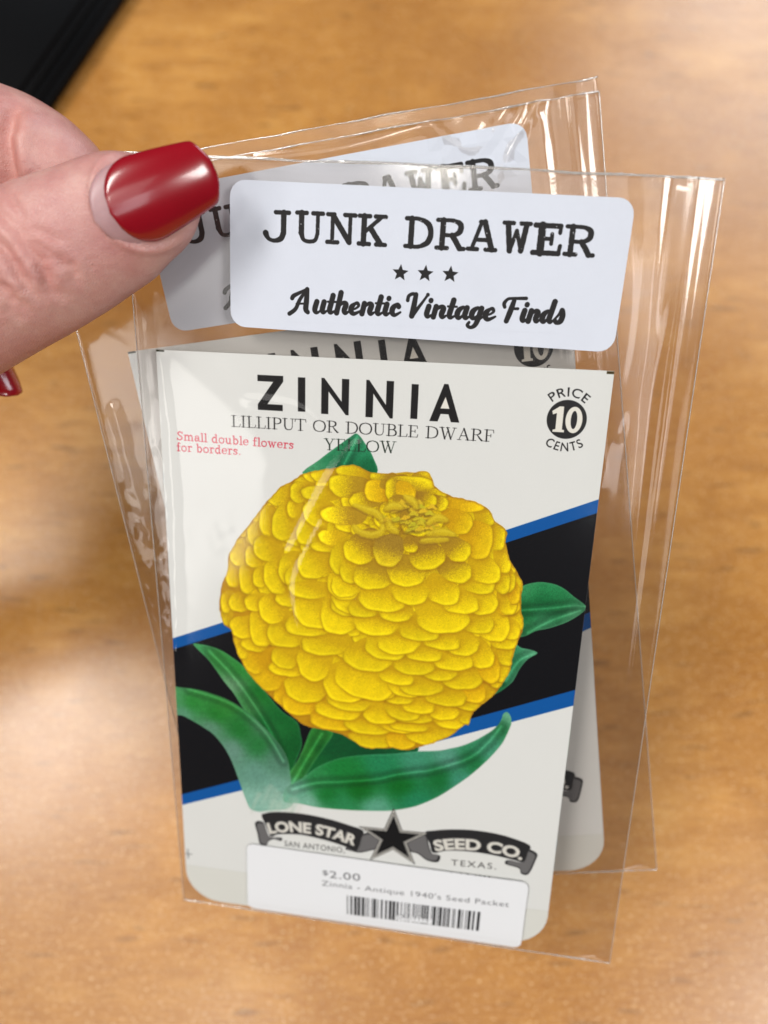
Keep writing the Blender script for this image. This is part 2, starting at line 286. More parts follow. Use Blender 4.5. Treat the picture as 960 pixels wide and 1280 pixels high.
class Art:
    """paints a sheet of w x h mm at q pixels per mm; y runs down; display (sRGB) colours"""
    def __init__(s, w, h, q, paper):
        s.w, s.h, s.q = w, h, q
        s.W, s.H = int(round(w * q)), int(round(h * q))
        s.a = np.empty((s.H, s.W, 3), np.float32)
        s.a[:] = paper
    def box(s, x0, y0, x1, y1):
        i0, i1 = max(0, int(x0 * s.q) - 1), min(s.W, int(x1 * s.q) + 2)
        j0, j1 = max(0, int(y0 * s.q) - 1), min(s.H, int(y1 * s.q) + 2)
        if i1 <= i0 or j1 <= j0: return None
        X, Y = np.meshgrid((np.arange(i0, i1) + .5) / s.q, (np.arange(j0, j1) + .5) / s.q)
        return (slice(j0, j1), slice(i0, i1)), X, Y
    def blend(s, sl, m, col):
        m = np.clip(m, 0, 1)[..., None]
        s.a[sl] = s.a[sl] * (1 - m) + np.asarray(col, np.float32) * m
    def mul(s, sl, m, col):
        m = np.clip(m, 0, 1)[..., None]
        s.a[sl] *= (1 - m) + np.asarray(col, np.float32) * m
    def sd(s, X, Y, poly):
        """signed distance (mm), positive inside"""
        d = np.full(X.shape, 1e9); ins = np.zeros(X.shape, bool)
        n = len(poly)
        for i in range(n):
            x0, y0 = poly[i]; x1, y1 = poly[(i + 1) % n]
            dx, dy = x1 - x0, y1 - y0
            L = dx * dx + dy * dy + 1e-12
            t = np.clip(((X - x0) * dx + (Y - y0) * dy) / L, 0, 1)
            d = np.minimum(d, (X - x0 - t * dx) ** 2 + (Y - y0 - t * dy) ** 2)
            c = (y0 > Y) != (y1 > Y)
            if c.any():
                xi = x0 + (Y - y0) * dx / (dy if abs(dy) > 1e-12 else 1e-12)
                ins ^= c & (X < xi)
        return np.sqrt(d) * np.where(ins, 1, -1)
    def poly(s, pts, col, soft=0.0, pad=0.3):
        p = np.asarray(pts, float)
        r = s.box(p[:, 0].min() - pad, p[:, 1].min() - pad, p[:, 0].max() + pad, p[:, 1].max() + pad)
        if r is None: return
        sl, X, Y = r
        d = s.sd(X, Y, p)
        m = 0.5 + d * s.q if soft <= 0 else 0.5 + d / soft
        s.blend(sl, m, col)
    def stroke(s, pts, wd, col, alpha=1.0, rough=0.0, seed=0, soft=0.0):
        """wd: half widths in mm, one per point or a number"""
        p = np.asarray(pts, float)
        wd = np.full(len(p), wd, float) if np.isscalar(wd) else np.asarray(wd, float)
        mx = wd.max() + rough + soft + 0.1
        r = s.box(p[:, 0].min() - mx, p[:, 1].min() - mx, p[:, 0].max() + mx, p[:, 1].max() + mx)
        if r is None: return
        sl, X, Y = r
        g = np.full(X.shape, -1e9)
        for i in range(len(p) - 1):
            dx, dy = p[i + 1] - p[i]
            L = dx * dx + dy * dy + 1e-12
            t = np.clip(((X - p[i, 0]) * dx + (Y - p[i, 1]) * dy) / L, 0, 1)
            d = np.hypot(X - p[i, 0] - t * dx, Y - p[i, 1] - t * dy)
            g = np.maximum(g, wd[i] + (wd[i + 1] - wd[i]) * t - d)
        if rough > 0:
            g = g + rough * noise2(X, Y, seed, 12, 6, 26)
        m = (0.5 + g * s.q) if soft <= 0 else (0.5 + g / soft)
        s.blend(sl, np.clip(m, 0, 1) * alpha, col)
    def tris(s, V, T, col, alpha=1.0):
        """fill a triangulated shape with 4x4 supersampling"""
        V = np.asarray(V)
        x0, y0 = V.min(0); x1, y1 = V.max(0)
        r = s.box(x0, y0, x1, y1)
        if r is None: return
        sl, X, Y = r
        S = 4
        h, w_ = X.shape
        ox, oy = sl[1].start, sl[0].start
        cov = np.zeros((h * S, w_ * S), bool)
        for t in T:
            P = (V[list(t)] * s.q - (ox, oy)) * S - .5
            a0, b0 = np.floor(P.min(0)).astype(int); a1, b1 = np.ceil(P.max(0)).astype(int) + 1
            a0, b0 = max(a0, 0), max(b0, 0); a1, b1 = min(a1, w_ * S), min(b1, h * S)
            if a1 <= a0 or b1 <= b0: continue
            gx, gy = np.meshgrid(np.arange(a0, a1), np.arange(b0, b1))
            e = []
            for i in range(3):
                A, B = P[i], P[(i + 1) % 3]
                e.append((B[0] - A[0]) * (gy - A[1]) - (B[1] - A[1]) * (gx - A[0]))
            e = np.array(e)
            cov[b0:b1, a0:a1] |= (e >= -1e-6).all(0) | (e <= 1e-6).all(0)
        m = cov.reshape(h, S, w_, S).mean((1, 3))
        s.blend(sl, m * alpha, col)
    def image(s, name):
        im = bpy.data.images.new(name, s.W, s.H)
        px = np.ones((s.H, s.W, 4), np.float32)
        px[..., :3] = np.clip(s.a[::-1], 0, 1)
        im.pixels.foreach_set(px.ravel())
        im.update()
        im.pack()
        return im

def rgb(*c): return tuple(v / 255 for v in c)

# --- block letters from Blender's own built-in typeface
_tc = {}
def text_shape(txt, weight=0.0, spacing=1.0, shear=0.0):
    key = (txt, weight, spacing, shear)
    if key in _tc: return _tc[key]
    c = bpy.data.curves.new('t', 'FONT')
    c.body = txt; c.size = 1.0; c.resolution_u = 4
    c.offset = weight; c.space_character = spacing; c.shear = shear
    o = bpy.data.objects.new('t', c)
    COL.objects.link(o)
    dg = bpy.context.evaluated_depsgraph_get()
    me = bpy.data.meshes.new_from_object(o.evaluated_get(dg))
    me.calc_loop_triangles()
    V = np.array([v.co[:2] for v in me.vertices]) if len(me.vertices) else np.zeros((0, 2))
    T = [tuple(t.vertices) for t in me.loop_triangles]
    bpy.data.objects.remove(o); bpy.data.curves.remove(c); bpy.data.meshes.remove(me)
    _tc[key] = (V, T)
    return V, T

CAPH = float(text_shape('H')[0][:, 1].max())
def print_text(art, txt, p0, p1, cap, col, weight=0.0, spacing=1.0, alpha=1.0, shear=0.0):
    """baseline from p0 to p1 (mm, y down), capital height cap mm"""
    V, T = text_shape(txt, weight, spacing, shear)
    p0, p1 = np.array(p0, float), np.array(p1, float)
    L = np.linalg.norm(p1 - p0); ex = (p1 - p0) / L; ey = np.array([ex[1], -ex[0]])
    x0, x1 = V[:, 0].min(), V[:, 0].max()
    U = p0 + np.outer((V[:, 0] - x0) / (x1 - x0) * L, ex) + np.outer(V[:, 1] / CAPH * cap, ey)
    art.tris(U, T, col, alpha)
def arc_text(art, txt, path, cap, col, weight=0.0, alpha=1.0, spacing=1.0):
    """letters along a smooth path"""
    V, T = text_shape(txt, weight, spacing)
    P = smooth_curve(path, 12)
    d = np.r_[0, np.cumsum(np.linalg.norm(np.diff(P, axis=0), axis=1))]
    x0, x1 = V[:, 0].min(), V[:, 0].max()
    s_ = (V[:, 0] - x0) / (x1 - x0) * d[-1]
    px = np.interp(s_, d, P[:, 0]); py = np.interp(s_, d, P[:, 1])
    e = d[-1] * 0.02
    tx = np.interp(s_ + e, d, P[:, 0]) - np.interp(s_ - e, d, P[:, 0])
    ty = np.interp(s_ + e, d, P[:, 1]) - np.interp(s_ - e, d, P[:, 1])
    n = np.hypot(tx, ty); tx, ty = tx / n, ty / n
    y = V[:, 1] / CAPH * cap
    art.tris(np.c_[px + ty * y, py - tx * y], T, col, alpha)

# --- drawn letters: each stroke is (half widths, points, curved?) in a box of cap height 1, y up
def _s(w_, pts, c=0): return (w_, pts, c)
k_, n_, h_ = 0.062, 0.026, 0.02
def sf(x0, x1, y, w_=0.02): return _s(w_, [(x0, y), (x1, y)])
ROM = {
 'L': (0.66, [_s(k_, [(.2, 0), (.2, 1)]), sf(.04, .36, 1), sf(.04, .6, 0), _s(n_, [(.6, 0), (.64, .24)])]),
 'I': (0.38, [_s(k_, [(.19, 0), (.19, 1)]), sf(.04, .34, 1), sf(.04, .34, 0)]),
 'P': (0.70, [_s(k_, [(.2, 0), (.2, 1)]), sf(.04, .24, 1), sf(.04, .38, 0), _s([n_, n_, k_, k_, n_, n_], [(.2, 1), (.42, 1), (.6, .88), (.6, .62), (.42, .48), (.2, .48)], 1)]),
 'U': (0.86, [_s(k_, [(.2, 1), (.2, .32)]), _s([k_, .05, .03, n_, n_], [(.2, .32), (.27, .08), (.45, 0), (.63, .08), (.7, .32)], 1), _s(n_, [(.7, .3), (.7, 1)]), sf(.04, .36, 1), sf(.56, .84, 1)]),
 'T': (0.76, [_s(k_, [(.38, 0), (.38, 1)]), sf(.22, .54, 0), _s(n_, [(.04, 1), (.72, 1)]), _s(n_, [(.04, 1), (.02, .78)]), _s(n_, [(.72, 1), (.74, .78)])]),
 'O': (0.90, [_s([n_, .05, k_, .05, n_, .05, k_, .05, n_], [(.45, 1), (.17, .86), (.07, .5), (.17, .14), (.45, 0), (.73, .14), (.83, .5), (.73, .86), (.45, 1)], 1)]),
 'R': (0.82, [_s(k_, [(.2, 0), (.2, 1)]), sf(.04, .24, 1), sf(.04, .36, 0), _s([n_, n_, k_, k_, n_, n_], [(.2, 1), (.42, 1), (.6, .88), (.6, .66), (.42, .52), (.2, .52)], 1), _s([.03, k_, k_], [(.42, .52), (.6, .2), (.74, .02)]), sf(.68, .82, .01)]),
 'D': (0.88, [_s(k_, [(.2, 0), (.2, 1)]), sf(.04, .24, 1), sf(.04, .24, 0), _s([n_, n_, .05, k_, .05, n_, n_], [(.2, 1), (.45, .99), (.7, .84), (.79, .5), (.7, .16), (.45, .01), (.2, 0)], 1)]),
 'B': (0.74, [_s(k_, [(.2, 0), (.2, 1)]), sf(.04, .24, 1), sf(.04, .24, 0), _s([n_, n_, k_, k_, n_, n_], [(.2, 1), (.42, 1), (.57, .88), (.57, .66), (.42, .54), (.2, .54)], 1), _s([n_, n_, k_, k_, n_, n_], [(.2, .54), (.46, .54), (.64, .4), (.64, .14), (.46, 0), (.2, 0)], 1)]),
 'E': (0.70, [_s(k_, [(.2, 0), (.2, 1)]), sf(.04, .6, 1), sf(.04, .62, 0), sf(.2, .48, .52), _s(n_, [(.6, 1), (.62, .78)]), _s(n_, [(.62, 0), (.66, .24)]), _s(n_, [(.48, .64), (.48, .4)])]),
 'W': (1.14, [_s(k_, [(.17, 1), (.38, 0)]), _s(n_, [(.38, 0), (.57, .8)]), _s(k_, [(.52, 1), (.76, 0)]), _s(n_, [(.76, 0), (.98, 1)]), sf(.02, .32, 1), sf(.44, .66, 1), sf(.86, 1.1, 1)]),
 'A': (0.84, [_s(n_, [(.14, 0), (.42, 1)]), _s(k_, [(.42, 1), (.7, 0)]), sf(.02, .27, 0), sf(.56, .84, 0), _s(n_, [(.24, .36), (.58, .36)])]),
 'F': (0.66, [_s(k_, [(.2, 0), (.2, 1)]), sf(.04, .6, 1), sf(.04, .38, 0), sf(.2, .46, .5), _s(n_, [(.6, 1), (.63, .76)]), _s(n_, [(.46, .62), (.46, .38)])]),
 'Y': (0.80, [_s(k_, [(.4, 0), (.4, .45)]), _s(k_, [(.16, 1), (.4, .44)]), _s(n_, [(.4, .44), (.64, 1)]), sf(.02, .3, 1), sf(.52, .78, 1), sf(.26, .54, 0)]),
 ' ': (0.42, []),
}
b_, m_ = 0.062, 0.036
OLD = {  # round bookish lower case with slab feet
 'S': (0.72, [_s([m_, b_, b_, b_, m_], [(.6, .84), (.36, 1), (.14, .8), (.36, .52), (.36, .52)], 1), _s([b_, b_, b_, m_, m_], [(.36, .52), (.6, .28), (.4, .02), (.2, .04), (.08, .2)], 1), _s(m_, [(.62, 1), (.6, .78)]), _s(m_, [(.08, .24), (.07, 0)])]),
 'm': (1.14, [_s(b_, [(.2, 0), (.2, .64)]), sf(.06, .2, .64, m_), sf(.06, .36, 0, m_), _s([m_, b_, b_, b_], [(.2, .48), (.4, .66), (.56, .5), (.57, 0)], 1), sf(.46, .7, 0, m_), _s([m_, b_, b_, b_], [(.57, .48), (.76, .66), (.92, .5), (.93, 0)], 1), sf(.82, 1.08, 0, m_)]),
 'a': (0.66, [_s([b_, m_, b_, b_], [(.14, .52), (.3, .66), (.46, .52), (.47, .1)], 1), _s([m_, b_, b_, m_], [(.47, .38), (.14, .3), (.2, 0), (.46, .14)], 1), _s(m_, [(.47, .1), (.52, .0), (.64, .03)])]),
 'l': (0.38, [_s(b_, [(.2, 0), (.2, 1)]), sf(.06, .2, 1, m_), sf(.05, .36, 0, m_)]),
 'd': (0.74, [_s(b_, [(.52, 0), (.52, 1)]), sf(.4, .52, 1, m_), sf(.52, .68, 0, m_), _s([m_, b_, b_, b_, m_], [(.52, .52), (.3, .66), (.11, .33), (.28, 0), (.52, .14)], 1)]),
 'o': (0.68, [_s(.052, [(.34, .65), (.15, .55), (.1, .33), (.15, .1), (.34, 0), (.53, .1), (.58, .33), (.53, .55), (.34, .65)], 1)]),
 'u': (0.78, [_s(b_, [(.18, .64), (.18, .2)]), _s([b_, b_, m_], [(.18, .2), (.32, 0), (.54, .14)], 1), _s(b_, [(.55, .64), (.55, 0)]), sf(.04, .18, .64, m_), sf(.42, .55, .64, m_), sf(.55, .72, 0, m_)]),
 'b': (0.72, [_s(b_, [(.18, 0), (.18, 1)]), sf(.04, .18, 1, m_), _s([m_, b_, b_, b_, m_], [(.18, .52), (.4, .66), (.6, .33), (.42, 0), (.18, .12)], 1)]),
 'e': (0.64, [_s(m_, [(.12, .36), (.54, .36)]), _s([b_, b_, m_, b_, b_, m_, m_], [(.54, .36), (.5, .58), (.32, .66), (.12, .5), (.12, .16), (.32, 0), (.54, .12)], 1)]),
 'f': (0.46, [_s([m_, b_, b_, b_], [(.44, .92), (.3, 1), (.2, .84), (.2, 0)], 1), sf(.05, .4, .62, m_), sf(.05, .38, 0, m_)]),
 'w': (0.98, [_s(b_, [(.16, .64), (.33, 0)]), _s(m_, [(.33, 0), (.49, .6)]), _s(b_, [(.47, .64), (.64, 0)]), _s(m_, [(.64, 0), (.82, .64)]), sf(.04, .3, .64, m_), sf(.7, .94, .64, m_)]),
 'r': (0.56, [_s(b_, [(.2, 0), (.2, .64)]), sf(.06, .2, .64, m_), sf(.06, .38, 0, m_), _s([m_, b_, b_], [(.2, .46), (.36, .64), (.5, .58)], 1)]),
 's': (0.58, [_s([b_, b_, b_, b_, m_, m_], [(.46, .54), (.28, .65), (.13, .5), (.44, .2), (.28, 0), (.1, .12)], 1), _s(m_, [(.47, .64), (.46, .48)]), _s(m_, [(.1, .16), (.09, 0)])]),
 '.': (0.34, [_s(.07, [(.15, .05), (.151, .05)])]),
 ' ': (0.40, []),
}
t1, t2, t3 = .078, .055, .058
def sl_(x0, x1, y): return _s(t3, [(x0, y), (x1, y)])
TYPE = {  # worn typewriter slab capitals in a unit box
 'J': [sl_(.42, .92, .97), _s(t1, [(.72, .97), (.72, .3)]), _s([t1, t1, t2, t2, .085], [(.72, .3), (.62, .1), (.38, .02), (.16, .08), (.05, .26)], 1)],
 'U': [sl_(0, .38, .97), sl_(.62, 1, .97), _s(t1, [(.18, .97), (.18, .3)]), _s([t1, t2, t2, t2, t2], [(.18, .3), (.27, .08), (.5, .02), (.72, .08), (.81, .3)], 1), _s(t2, [(.81, .3), (.81, .97)])],
 'N': [sl_(0, .24, .97), sl_(.62, 1, .97), sl_(0, .38, .04), _s(t2, [(.18, 0.04), (.18, .97)]), _s(t2, [(.82, .97), (.82, .04)]), _s(t1, [(.2, .93), (.8, .07)])],
 'K': [sl_(0, .4, .97), sl_(.6, .98, .97), sl_(0, .4, .04), sl_(.66, 1, .04), _s(t1, [(.18, .04), (.18, .97)]), _s(t2, [(.82, .95), (.22, .44)]), _s(t1, [(.42, .58), (.82, .06)])],
 'D': [sl_(0, .25, .97), sl_(0, .25, .04), _s(t1, [(.2, .04), (.2, .97)]), _s([t2, t2, t1, t1, t1, t2, t2], [(.2, .97), (.5, .96), (.83, .8), (.93, .5), (.83, .2), (.5, .04), (.2, .04)], 1)],
 'R': [sl_(0, .25, .97), sl_(0, .4, .04), _s(t1, [(.2, .04), (.2, .97)]), _s([t2, t2, t1, t1, t2, t2], [(.2, .97), (.6, .96), (.84, .84), (.82, .6), (.58, .48), (.2, .48)], 1), _s(t1, [(.56, .47), (.72, .26), (.86, .05)]), sl_(.84, 1.02, .04)],
 'A': [sl_(-.03, .34, .04), sl_(.66, 1.05, .04), _s(t2, [(.12, .05), (.44, .96)]), _s(t1, [(.9, .05), (.56, .96)]), _s(t3, [(.4, .96), (.6, .96)]), _s(t2, [(.26, .36), (.78, .36)])],
 'W': [sl_(0, .36, .97), sl_(.64, 1, .97), _s(t1, [(.15, .95), (.29, .04)]), _s(t2, [(.3, .06), (.5, .72)]), _s(t2, [(.5, .72), (.72, .06)]), _s(t1, [(.72, .06), (.86, .95)])],
 'E': [_s(.07, [(.02, .96), (.9, .96)]), _s(.07, [(.0, .04), (.92, .04)]), _s(.105, [(.26, .04), (.26, .96)]), _s(t2, [(.26, .52), (.62, .52)]), _s(t2, [(.63, .68), (.63, .36)]), _s(t2, [(.92, .96), (.9, .74)]), _s(t2, [(.92, .06), (.95, .3)])],
}
B_, S_ = 0.19, 0.075
SCR = {  # fat brush script, x-height 1, slanted when drawn
 'A': (1.75, [_s([.15, .15, .12, .1], [(.0, 1.18), (.08, 1.38), (.45, 1.62), (1.0, 1.95)], 1), _s([.1, .13, .14, .15], [(1.0, 1.95), (.62, 1.1), (.42, .3), (.02, -.12)], 1), _s([.16, B_, B_, .15], [(1.02, 1.95), (1.14, 1.0), (1.22, .3), (1.42, .05)], 1), _s([.07, .07], [(.42, .72), (1.2, .78)])]),
 'u': (1.08, [_s([B_, B_, .14, S_, S_], [(.2, .95), (.16, .32), (.32, .06), (.54, .14), (.68, .5)], 1), _s([B_, B_, .13, S_], [(.76, .95), (.74, .3), (.88, .07), (1.1, .22)], 1)]),
 't': (.62, [_s([B_, B_, B_, .13, S_], [(.26, 1.5), (.24, .9), (.22, .3), (.36, .07), (.62, .22)], 1), _s(.075, [(-.04, .98), (.6, .98)])]),
 'h': (1.08, [_s([B_, B_, B_], [(.2, 1.75), (.2, .9), (.18, .08)]), _s([S_, .13, B_, B_, .13, S_], [(.24, .6), (.52, .93), (.76, .8), (.72, .3), (.86, .07), (1.08, .22)], 1)]),
 'e': (.86, [_s([S_, S_, .1, .13, .1], [(.16, .38), (.46, .48), (.66, .72), (.52, .93), (.34, .88)], 1), _s([.1, B_, B_, .14, S_], [(.36, .9), (.16, .62), (.18, .25), (.44, .05), (.88, .3)], 1)]),
 'n': (1.08, [_s([B_, B_], [(.2, .92), (.18, .08)]), _s([S_, .13, B_, B_, .13, S_], [(.24, .6), (.52, .93), (.76, .8), (.72, .3), (.86, .07), (1.08, .22)], 1)]),
 'i': (.54, [_s([B_, B_, .13, S_], [(.2, .92), (.18, .3), (.32, .07), (.54, .22)], 1), _s(.17, [(.24, 1.38), (.25, 1.42)])]),
 'c': (.82, [_s(.15, [(.58, .72), (.6, .76)]), _s([.1, .12, B_, B_, .13, S_], [(.62, .84), (.44, .95), (.18, .66), (.18, .28), (.42, .05), (.8, .3)], 1)]),
 'V': (1.45, [_s([.13, .12, .12, .12], [(.0, 1.35), (.0, 1.7), (.24, 1.88), (.5, 1.84)], 1), _s([.16, B_, B_], [(.5, 1.84), (.55, 1.0), (.58, .08)]), _s([.16, .1, .09, .13], [(.58, .06), (1.05, 1.1), (1.3, 1.7), (1.36, 1.86)], 1)]),
 'a': (1.05, [_s([.1, .12, B_, B_, .12, S_], [(.64, .86), (.44, .95), (.18, .66), (.18, .25), (.38, .06), (.64, .4)], 1), _s([B_, B_, .13, S_], [(.74, .92), (.72, .3), (.86, .07), (1.06, .22)], 1)]),
 'g': (1.0, [_s([.1, .12, B_, B_, .12, S_], [(.64, .86), (.44, .95), (.18, .66), (.18, .27), (.38, .08), (.64, .4)], 1), _s([B_, B_, .16, .12, .12, .1], [(.74, .92), (.7, .1), (.6, -.45), (.34, -.66), (.06, -.5), (.12, -.25)], 1), _s(S_, [(.7, -.1), (1.0, .24)])]),
 'F': (1.6, [_s([.12, .13, .1, .1, .12], [(.1, 1.15), (-.02, 1.45), (.2, 1.8), (.7, 1.86), (1.62, 1.9)], 1), _s([.14, B_, B_, .17], [(.72, 1.82), (.68, 1.1), (.62, .5), (.56, .02)]), _s([.08, .1], [(.62, 1.02), (1.2, 1.05)])]),
 'd': (1.08, [_s([.1, .12, B_, B_, .12, S_], [(.64, .86), (.44, .95), (.18, .66), (.18, .25), (.38, .06), (.64, .4)], 1), _s([B_, B_, B_, .13, S_], [(.76, 1.72), (.74, .9), (.72, .3), (.88, .07), (1.08, .22)], 1)]),
 's': (.8, [_s([S_, .09, .14, B_, B_, .14, .12], [(.0, .2), (.3, .7), (.44, 1.1), (.62, .7), (.6, .2), (.34, .04), (.14, .14)], 1), _s(.14, [(.12, .2), (.14, .24)])]),
}
def glyph(art, strokes, org, ex, ey, wscale, col, rough=0, seed=0, alpha=1.0, shear=0.0):
    for i, (w_, pts, c) in enumerate(strokes):
        p = np.array(pts, float)
        wd = np.full(len(p), w_, float) if np.isscalar(w_) else np.array(w_, float)
        if c and len(p) > 2:
            q = smooth_curve(np.c_[p, wd], 7)
            p, wd = q[:, :2], q[:, 2]
        p = p.copy(); p[:, 0] += shear * p[:, 1]
        P = np.array(org) + np.outer(p[:, 0], ex) + np.outer(p[:, 1], ey)
        art.stroke(P, wd * wscale, col, alpha, rough, seed + i)
def font_line(art, font, txt, p0, p1, h, col, rough=0, shear=0.0, alpha=1.0, boost=1.0):
    p0, p1 = np.array(p0, float), np.array(p1, float)
    L = np.linalg.norm(p1 - p0); u = (p1 - p0) / L; v = np.array([u[1], -u[0]])
    tot = sum(font[c][0] for c in txt)
    s_ = L / tot; x = 0
    for i, c in enumerate(txt):
        adv, st = font[c]
        glyph(art, st, p0 + u * x * s_, u * s_, v * h, h * boost * min(1.0, 0.4 + 0.6 * s_ / h), col, rough, i * 7, alpha, shear * h / s_)
        x += adv

# ------------------------------------------------------------------ the seed packet's printed front
CW, CH = 80.0, 122.7
INK = rgb(26, 25, 26)
def petal(art, x, y, a, b, kind, i):
    r = np.random.default_rng(1000 + i)
    cx, cy = CENTRE
    dx, dy = x - cx, (y - cy) * 0.9 + 6
    L = math.hypot(dx, dy) + 1e-6
    ox, oy = dx / L, dy / L
    if kind == 3: ox, oy = -1, 0.1
    # drawn upright ellipse with a wobble; the free rim is on the outward side
    m = max(a, b) * 1.9
    bx = art.box(x - m, y - m, x + m, y + m)
    if bx is None: return
    sl, X, Y = bx
    u, v = (X - x) / a, (Y - y) / b
    th = np.arctan2(v, u)
    wob = 1 + 0.045 * np.sin(2 * th + r.uniform(0, 6)) + 0.04 * np.sin(3 * th + r.uniform(0, 6)) + 0.02 * np.sin(7 * th + r.uniform(0, 6))
    # the half towards the eye of the bloom runs long and is covered by the next petal
    t_ = u * ox + v * oy
    k_in = np.where(t_ < 0, 0.62 if kind != 2 else 0.9, 1.0)
    uu, vv = u - ox * t_ * (1 - k_in), v - oy * t_ * (1 - k_in)
    rr = (np.abs(uu) ** 2.3 + np.abs(vv) ** 2.3) ** (1 / 2.3) / wob
    sc_ = min(a, b)
    d = (1 - rr) * sc_                        # mm inside
    along = (u * ox * 1.0 + v * oy * 1.0)     # -1 base .. 1 rim
    inm = 0.5 + d * art.q * 0.9
    # soft drawn shade under the rim, on what lies below
    art.mul(sl, np.clip(1 - np.abs(d) / 0.7, 0, 1) ** 1.6 * 0.34 * sstep(-0.5, 0.6, along), (0.72, 0.58, 0.25))
    # petal body
    stip = np.random.default_rng(i).normal(0, 1, X.shape)
    stip = (stip + np.roll(stip, 1, 0) + np.roll(stip, 1, 1)) / 1.7
    base = np.array([rgb(229, 204, 10), rgb(230, 194, 10), rgb(226, 198, 24), rgb(248, 222, 16)][kind])
    base = base * (1 + r.uniform(-.05, .035))
    c = np.ones(X.shape + (3,)) * base
    low = sstep(0.55, -0.75, along + 0.16 * stip) * r.uniform(.75, 1)
    dist = np.hypot((x - cx) / 24, (y - cy) / 24)
    deep = np.array(rgb(142, 102, 36)) if dist < 0.55 else np.array(rgb(190, 150, 12))
    if kind == 2: deep = np.array(rgb(146, 112, 44)); low = sstep(0.75, -0.4, along + 0.16 * stip)
    if kind == 1: deep = np.array(rgb(194, 146, 8))
    c = c * (1 - 0.78 * low[..., None]) + deep * 0.78 * low[..., None]
    hi = np.exp(-((d - 0.48) / 0.26) ** 2) * sstep(0.0, 0.8, along)
    c = c + hi[..., None] * np.array([0.07, 0.085, 0.03])
    ribs = 0.018 * np.sin((u * -oy + v * ox) * (7 + r.uniform(0, 3)) + 0.6 * stip + r.uniform(0, 6)) * sstep(-1, .4, along)
    c = c * (1 + ribs[..., None] + 0.035 * stip[..., None])
    # thin drawn outline
    ol = np.exp(-((d - 0.02) / 0.12) ** 2) * (0.06 + 0.52 * sstep(-.5, .8, along))
    c = c * (1 - ol[..., None]) + np.array(rgb(128, 92, 14)) * ol[..., None]
    art.blend(sl, inm, c)

def paint_leaf(art, lf, name, seed):
    P = smooth_curve(lf['p'], 4, True)
    bx = art.box(P[:, 0].min() - 1, P[:, 1].min() - 1, P[:, 0].max() + 1, P[:, 1].max() + 1)
    sl, X, Y = bx
    d = art.sd(X, Y, P)
    num = np.zeros(X.shape + (3,)); den = np.zeros(X.shape)
    wx = X + 0.35 * noise2(X, Y, seed, 10, .6, 3); wy = Y + 0.35 * noise2(X, Y, seed + 1, 10, .6, 3)
    for (x, y, r, g, b) in lf['c']:
        w_ = 1 / (((wx - x) ** 2 + (wy - y) ** 2) + 5.0) ** 1.9
        num += w_[..., None] * np.array([r, g, b]) / 255; den += w_
    c = num / den[..., None]
    rnd = np.random.default_rng(seed).normal(0, 1, X.shape)
    rnd = (rnd + np.roll(rnd, 1, 0) + np.roll(rnd, 2, 0)) / 1.8
    for rib in lf['r']:
        R = smooth_curve(rib, 8)
        g = np.full(X.shape, 1e9)
        for i in range(len(R) - 1):
            ax, ay = R[i]; ex, ey = R[i + 1] - R[i]
            t = np.clip(((X - ax) * ex + (Y - ay) * ey) / (ex * ex + ey * ey + 1e-9), 0, 1)
            g = np.minimum(g, np.hypot(X - ax - t * ex, Y - ay - t * ey))
        c = c + (np.exp(-(g / 0.22) ** 2) * 0.13)[..., None] * np.array([.7, 1, .85])
        c = c * (1 - 0.20 * np.exp(-((g - 0.9) / 0.6) ** 2)[..., None])
    vein = noise2(X * 1.3 + Y * .5, Y * 1.8 - X * .4, seed + 4, 16, 2, 16)
    c = c * (1 + 0.08 * rnd[..., None] + 0.07 * vein[..., None])
    edge = np.exp(-(d / 0.30) ** 2) * 0.25
    c = c * (1 - edge[..., None]) + np.array([.42, .66, .52]) * edge[..., None]
    m = 0.5 + d * (art.q * .6)
    if name == 'left_lower':
        m = m * sstep(101.5, 88.5, Y + 0.25 * (X - 16) + 1.2 * noise2(X, Y * .6, 9, 10, .7, 4)) 
    art.blend(sl, m, c)

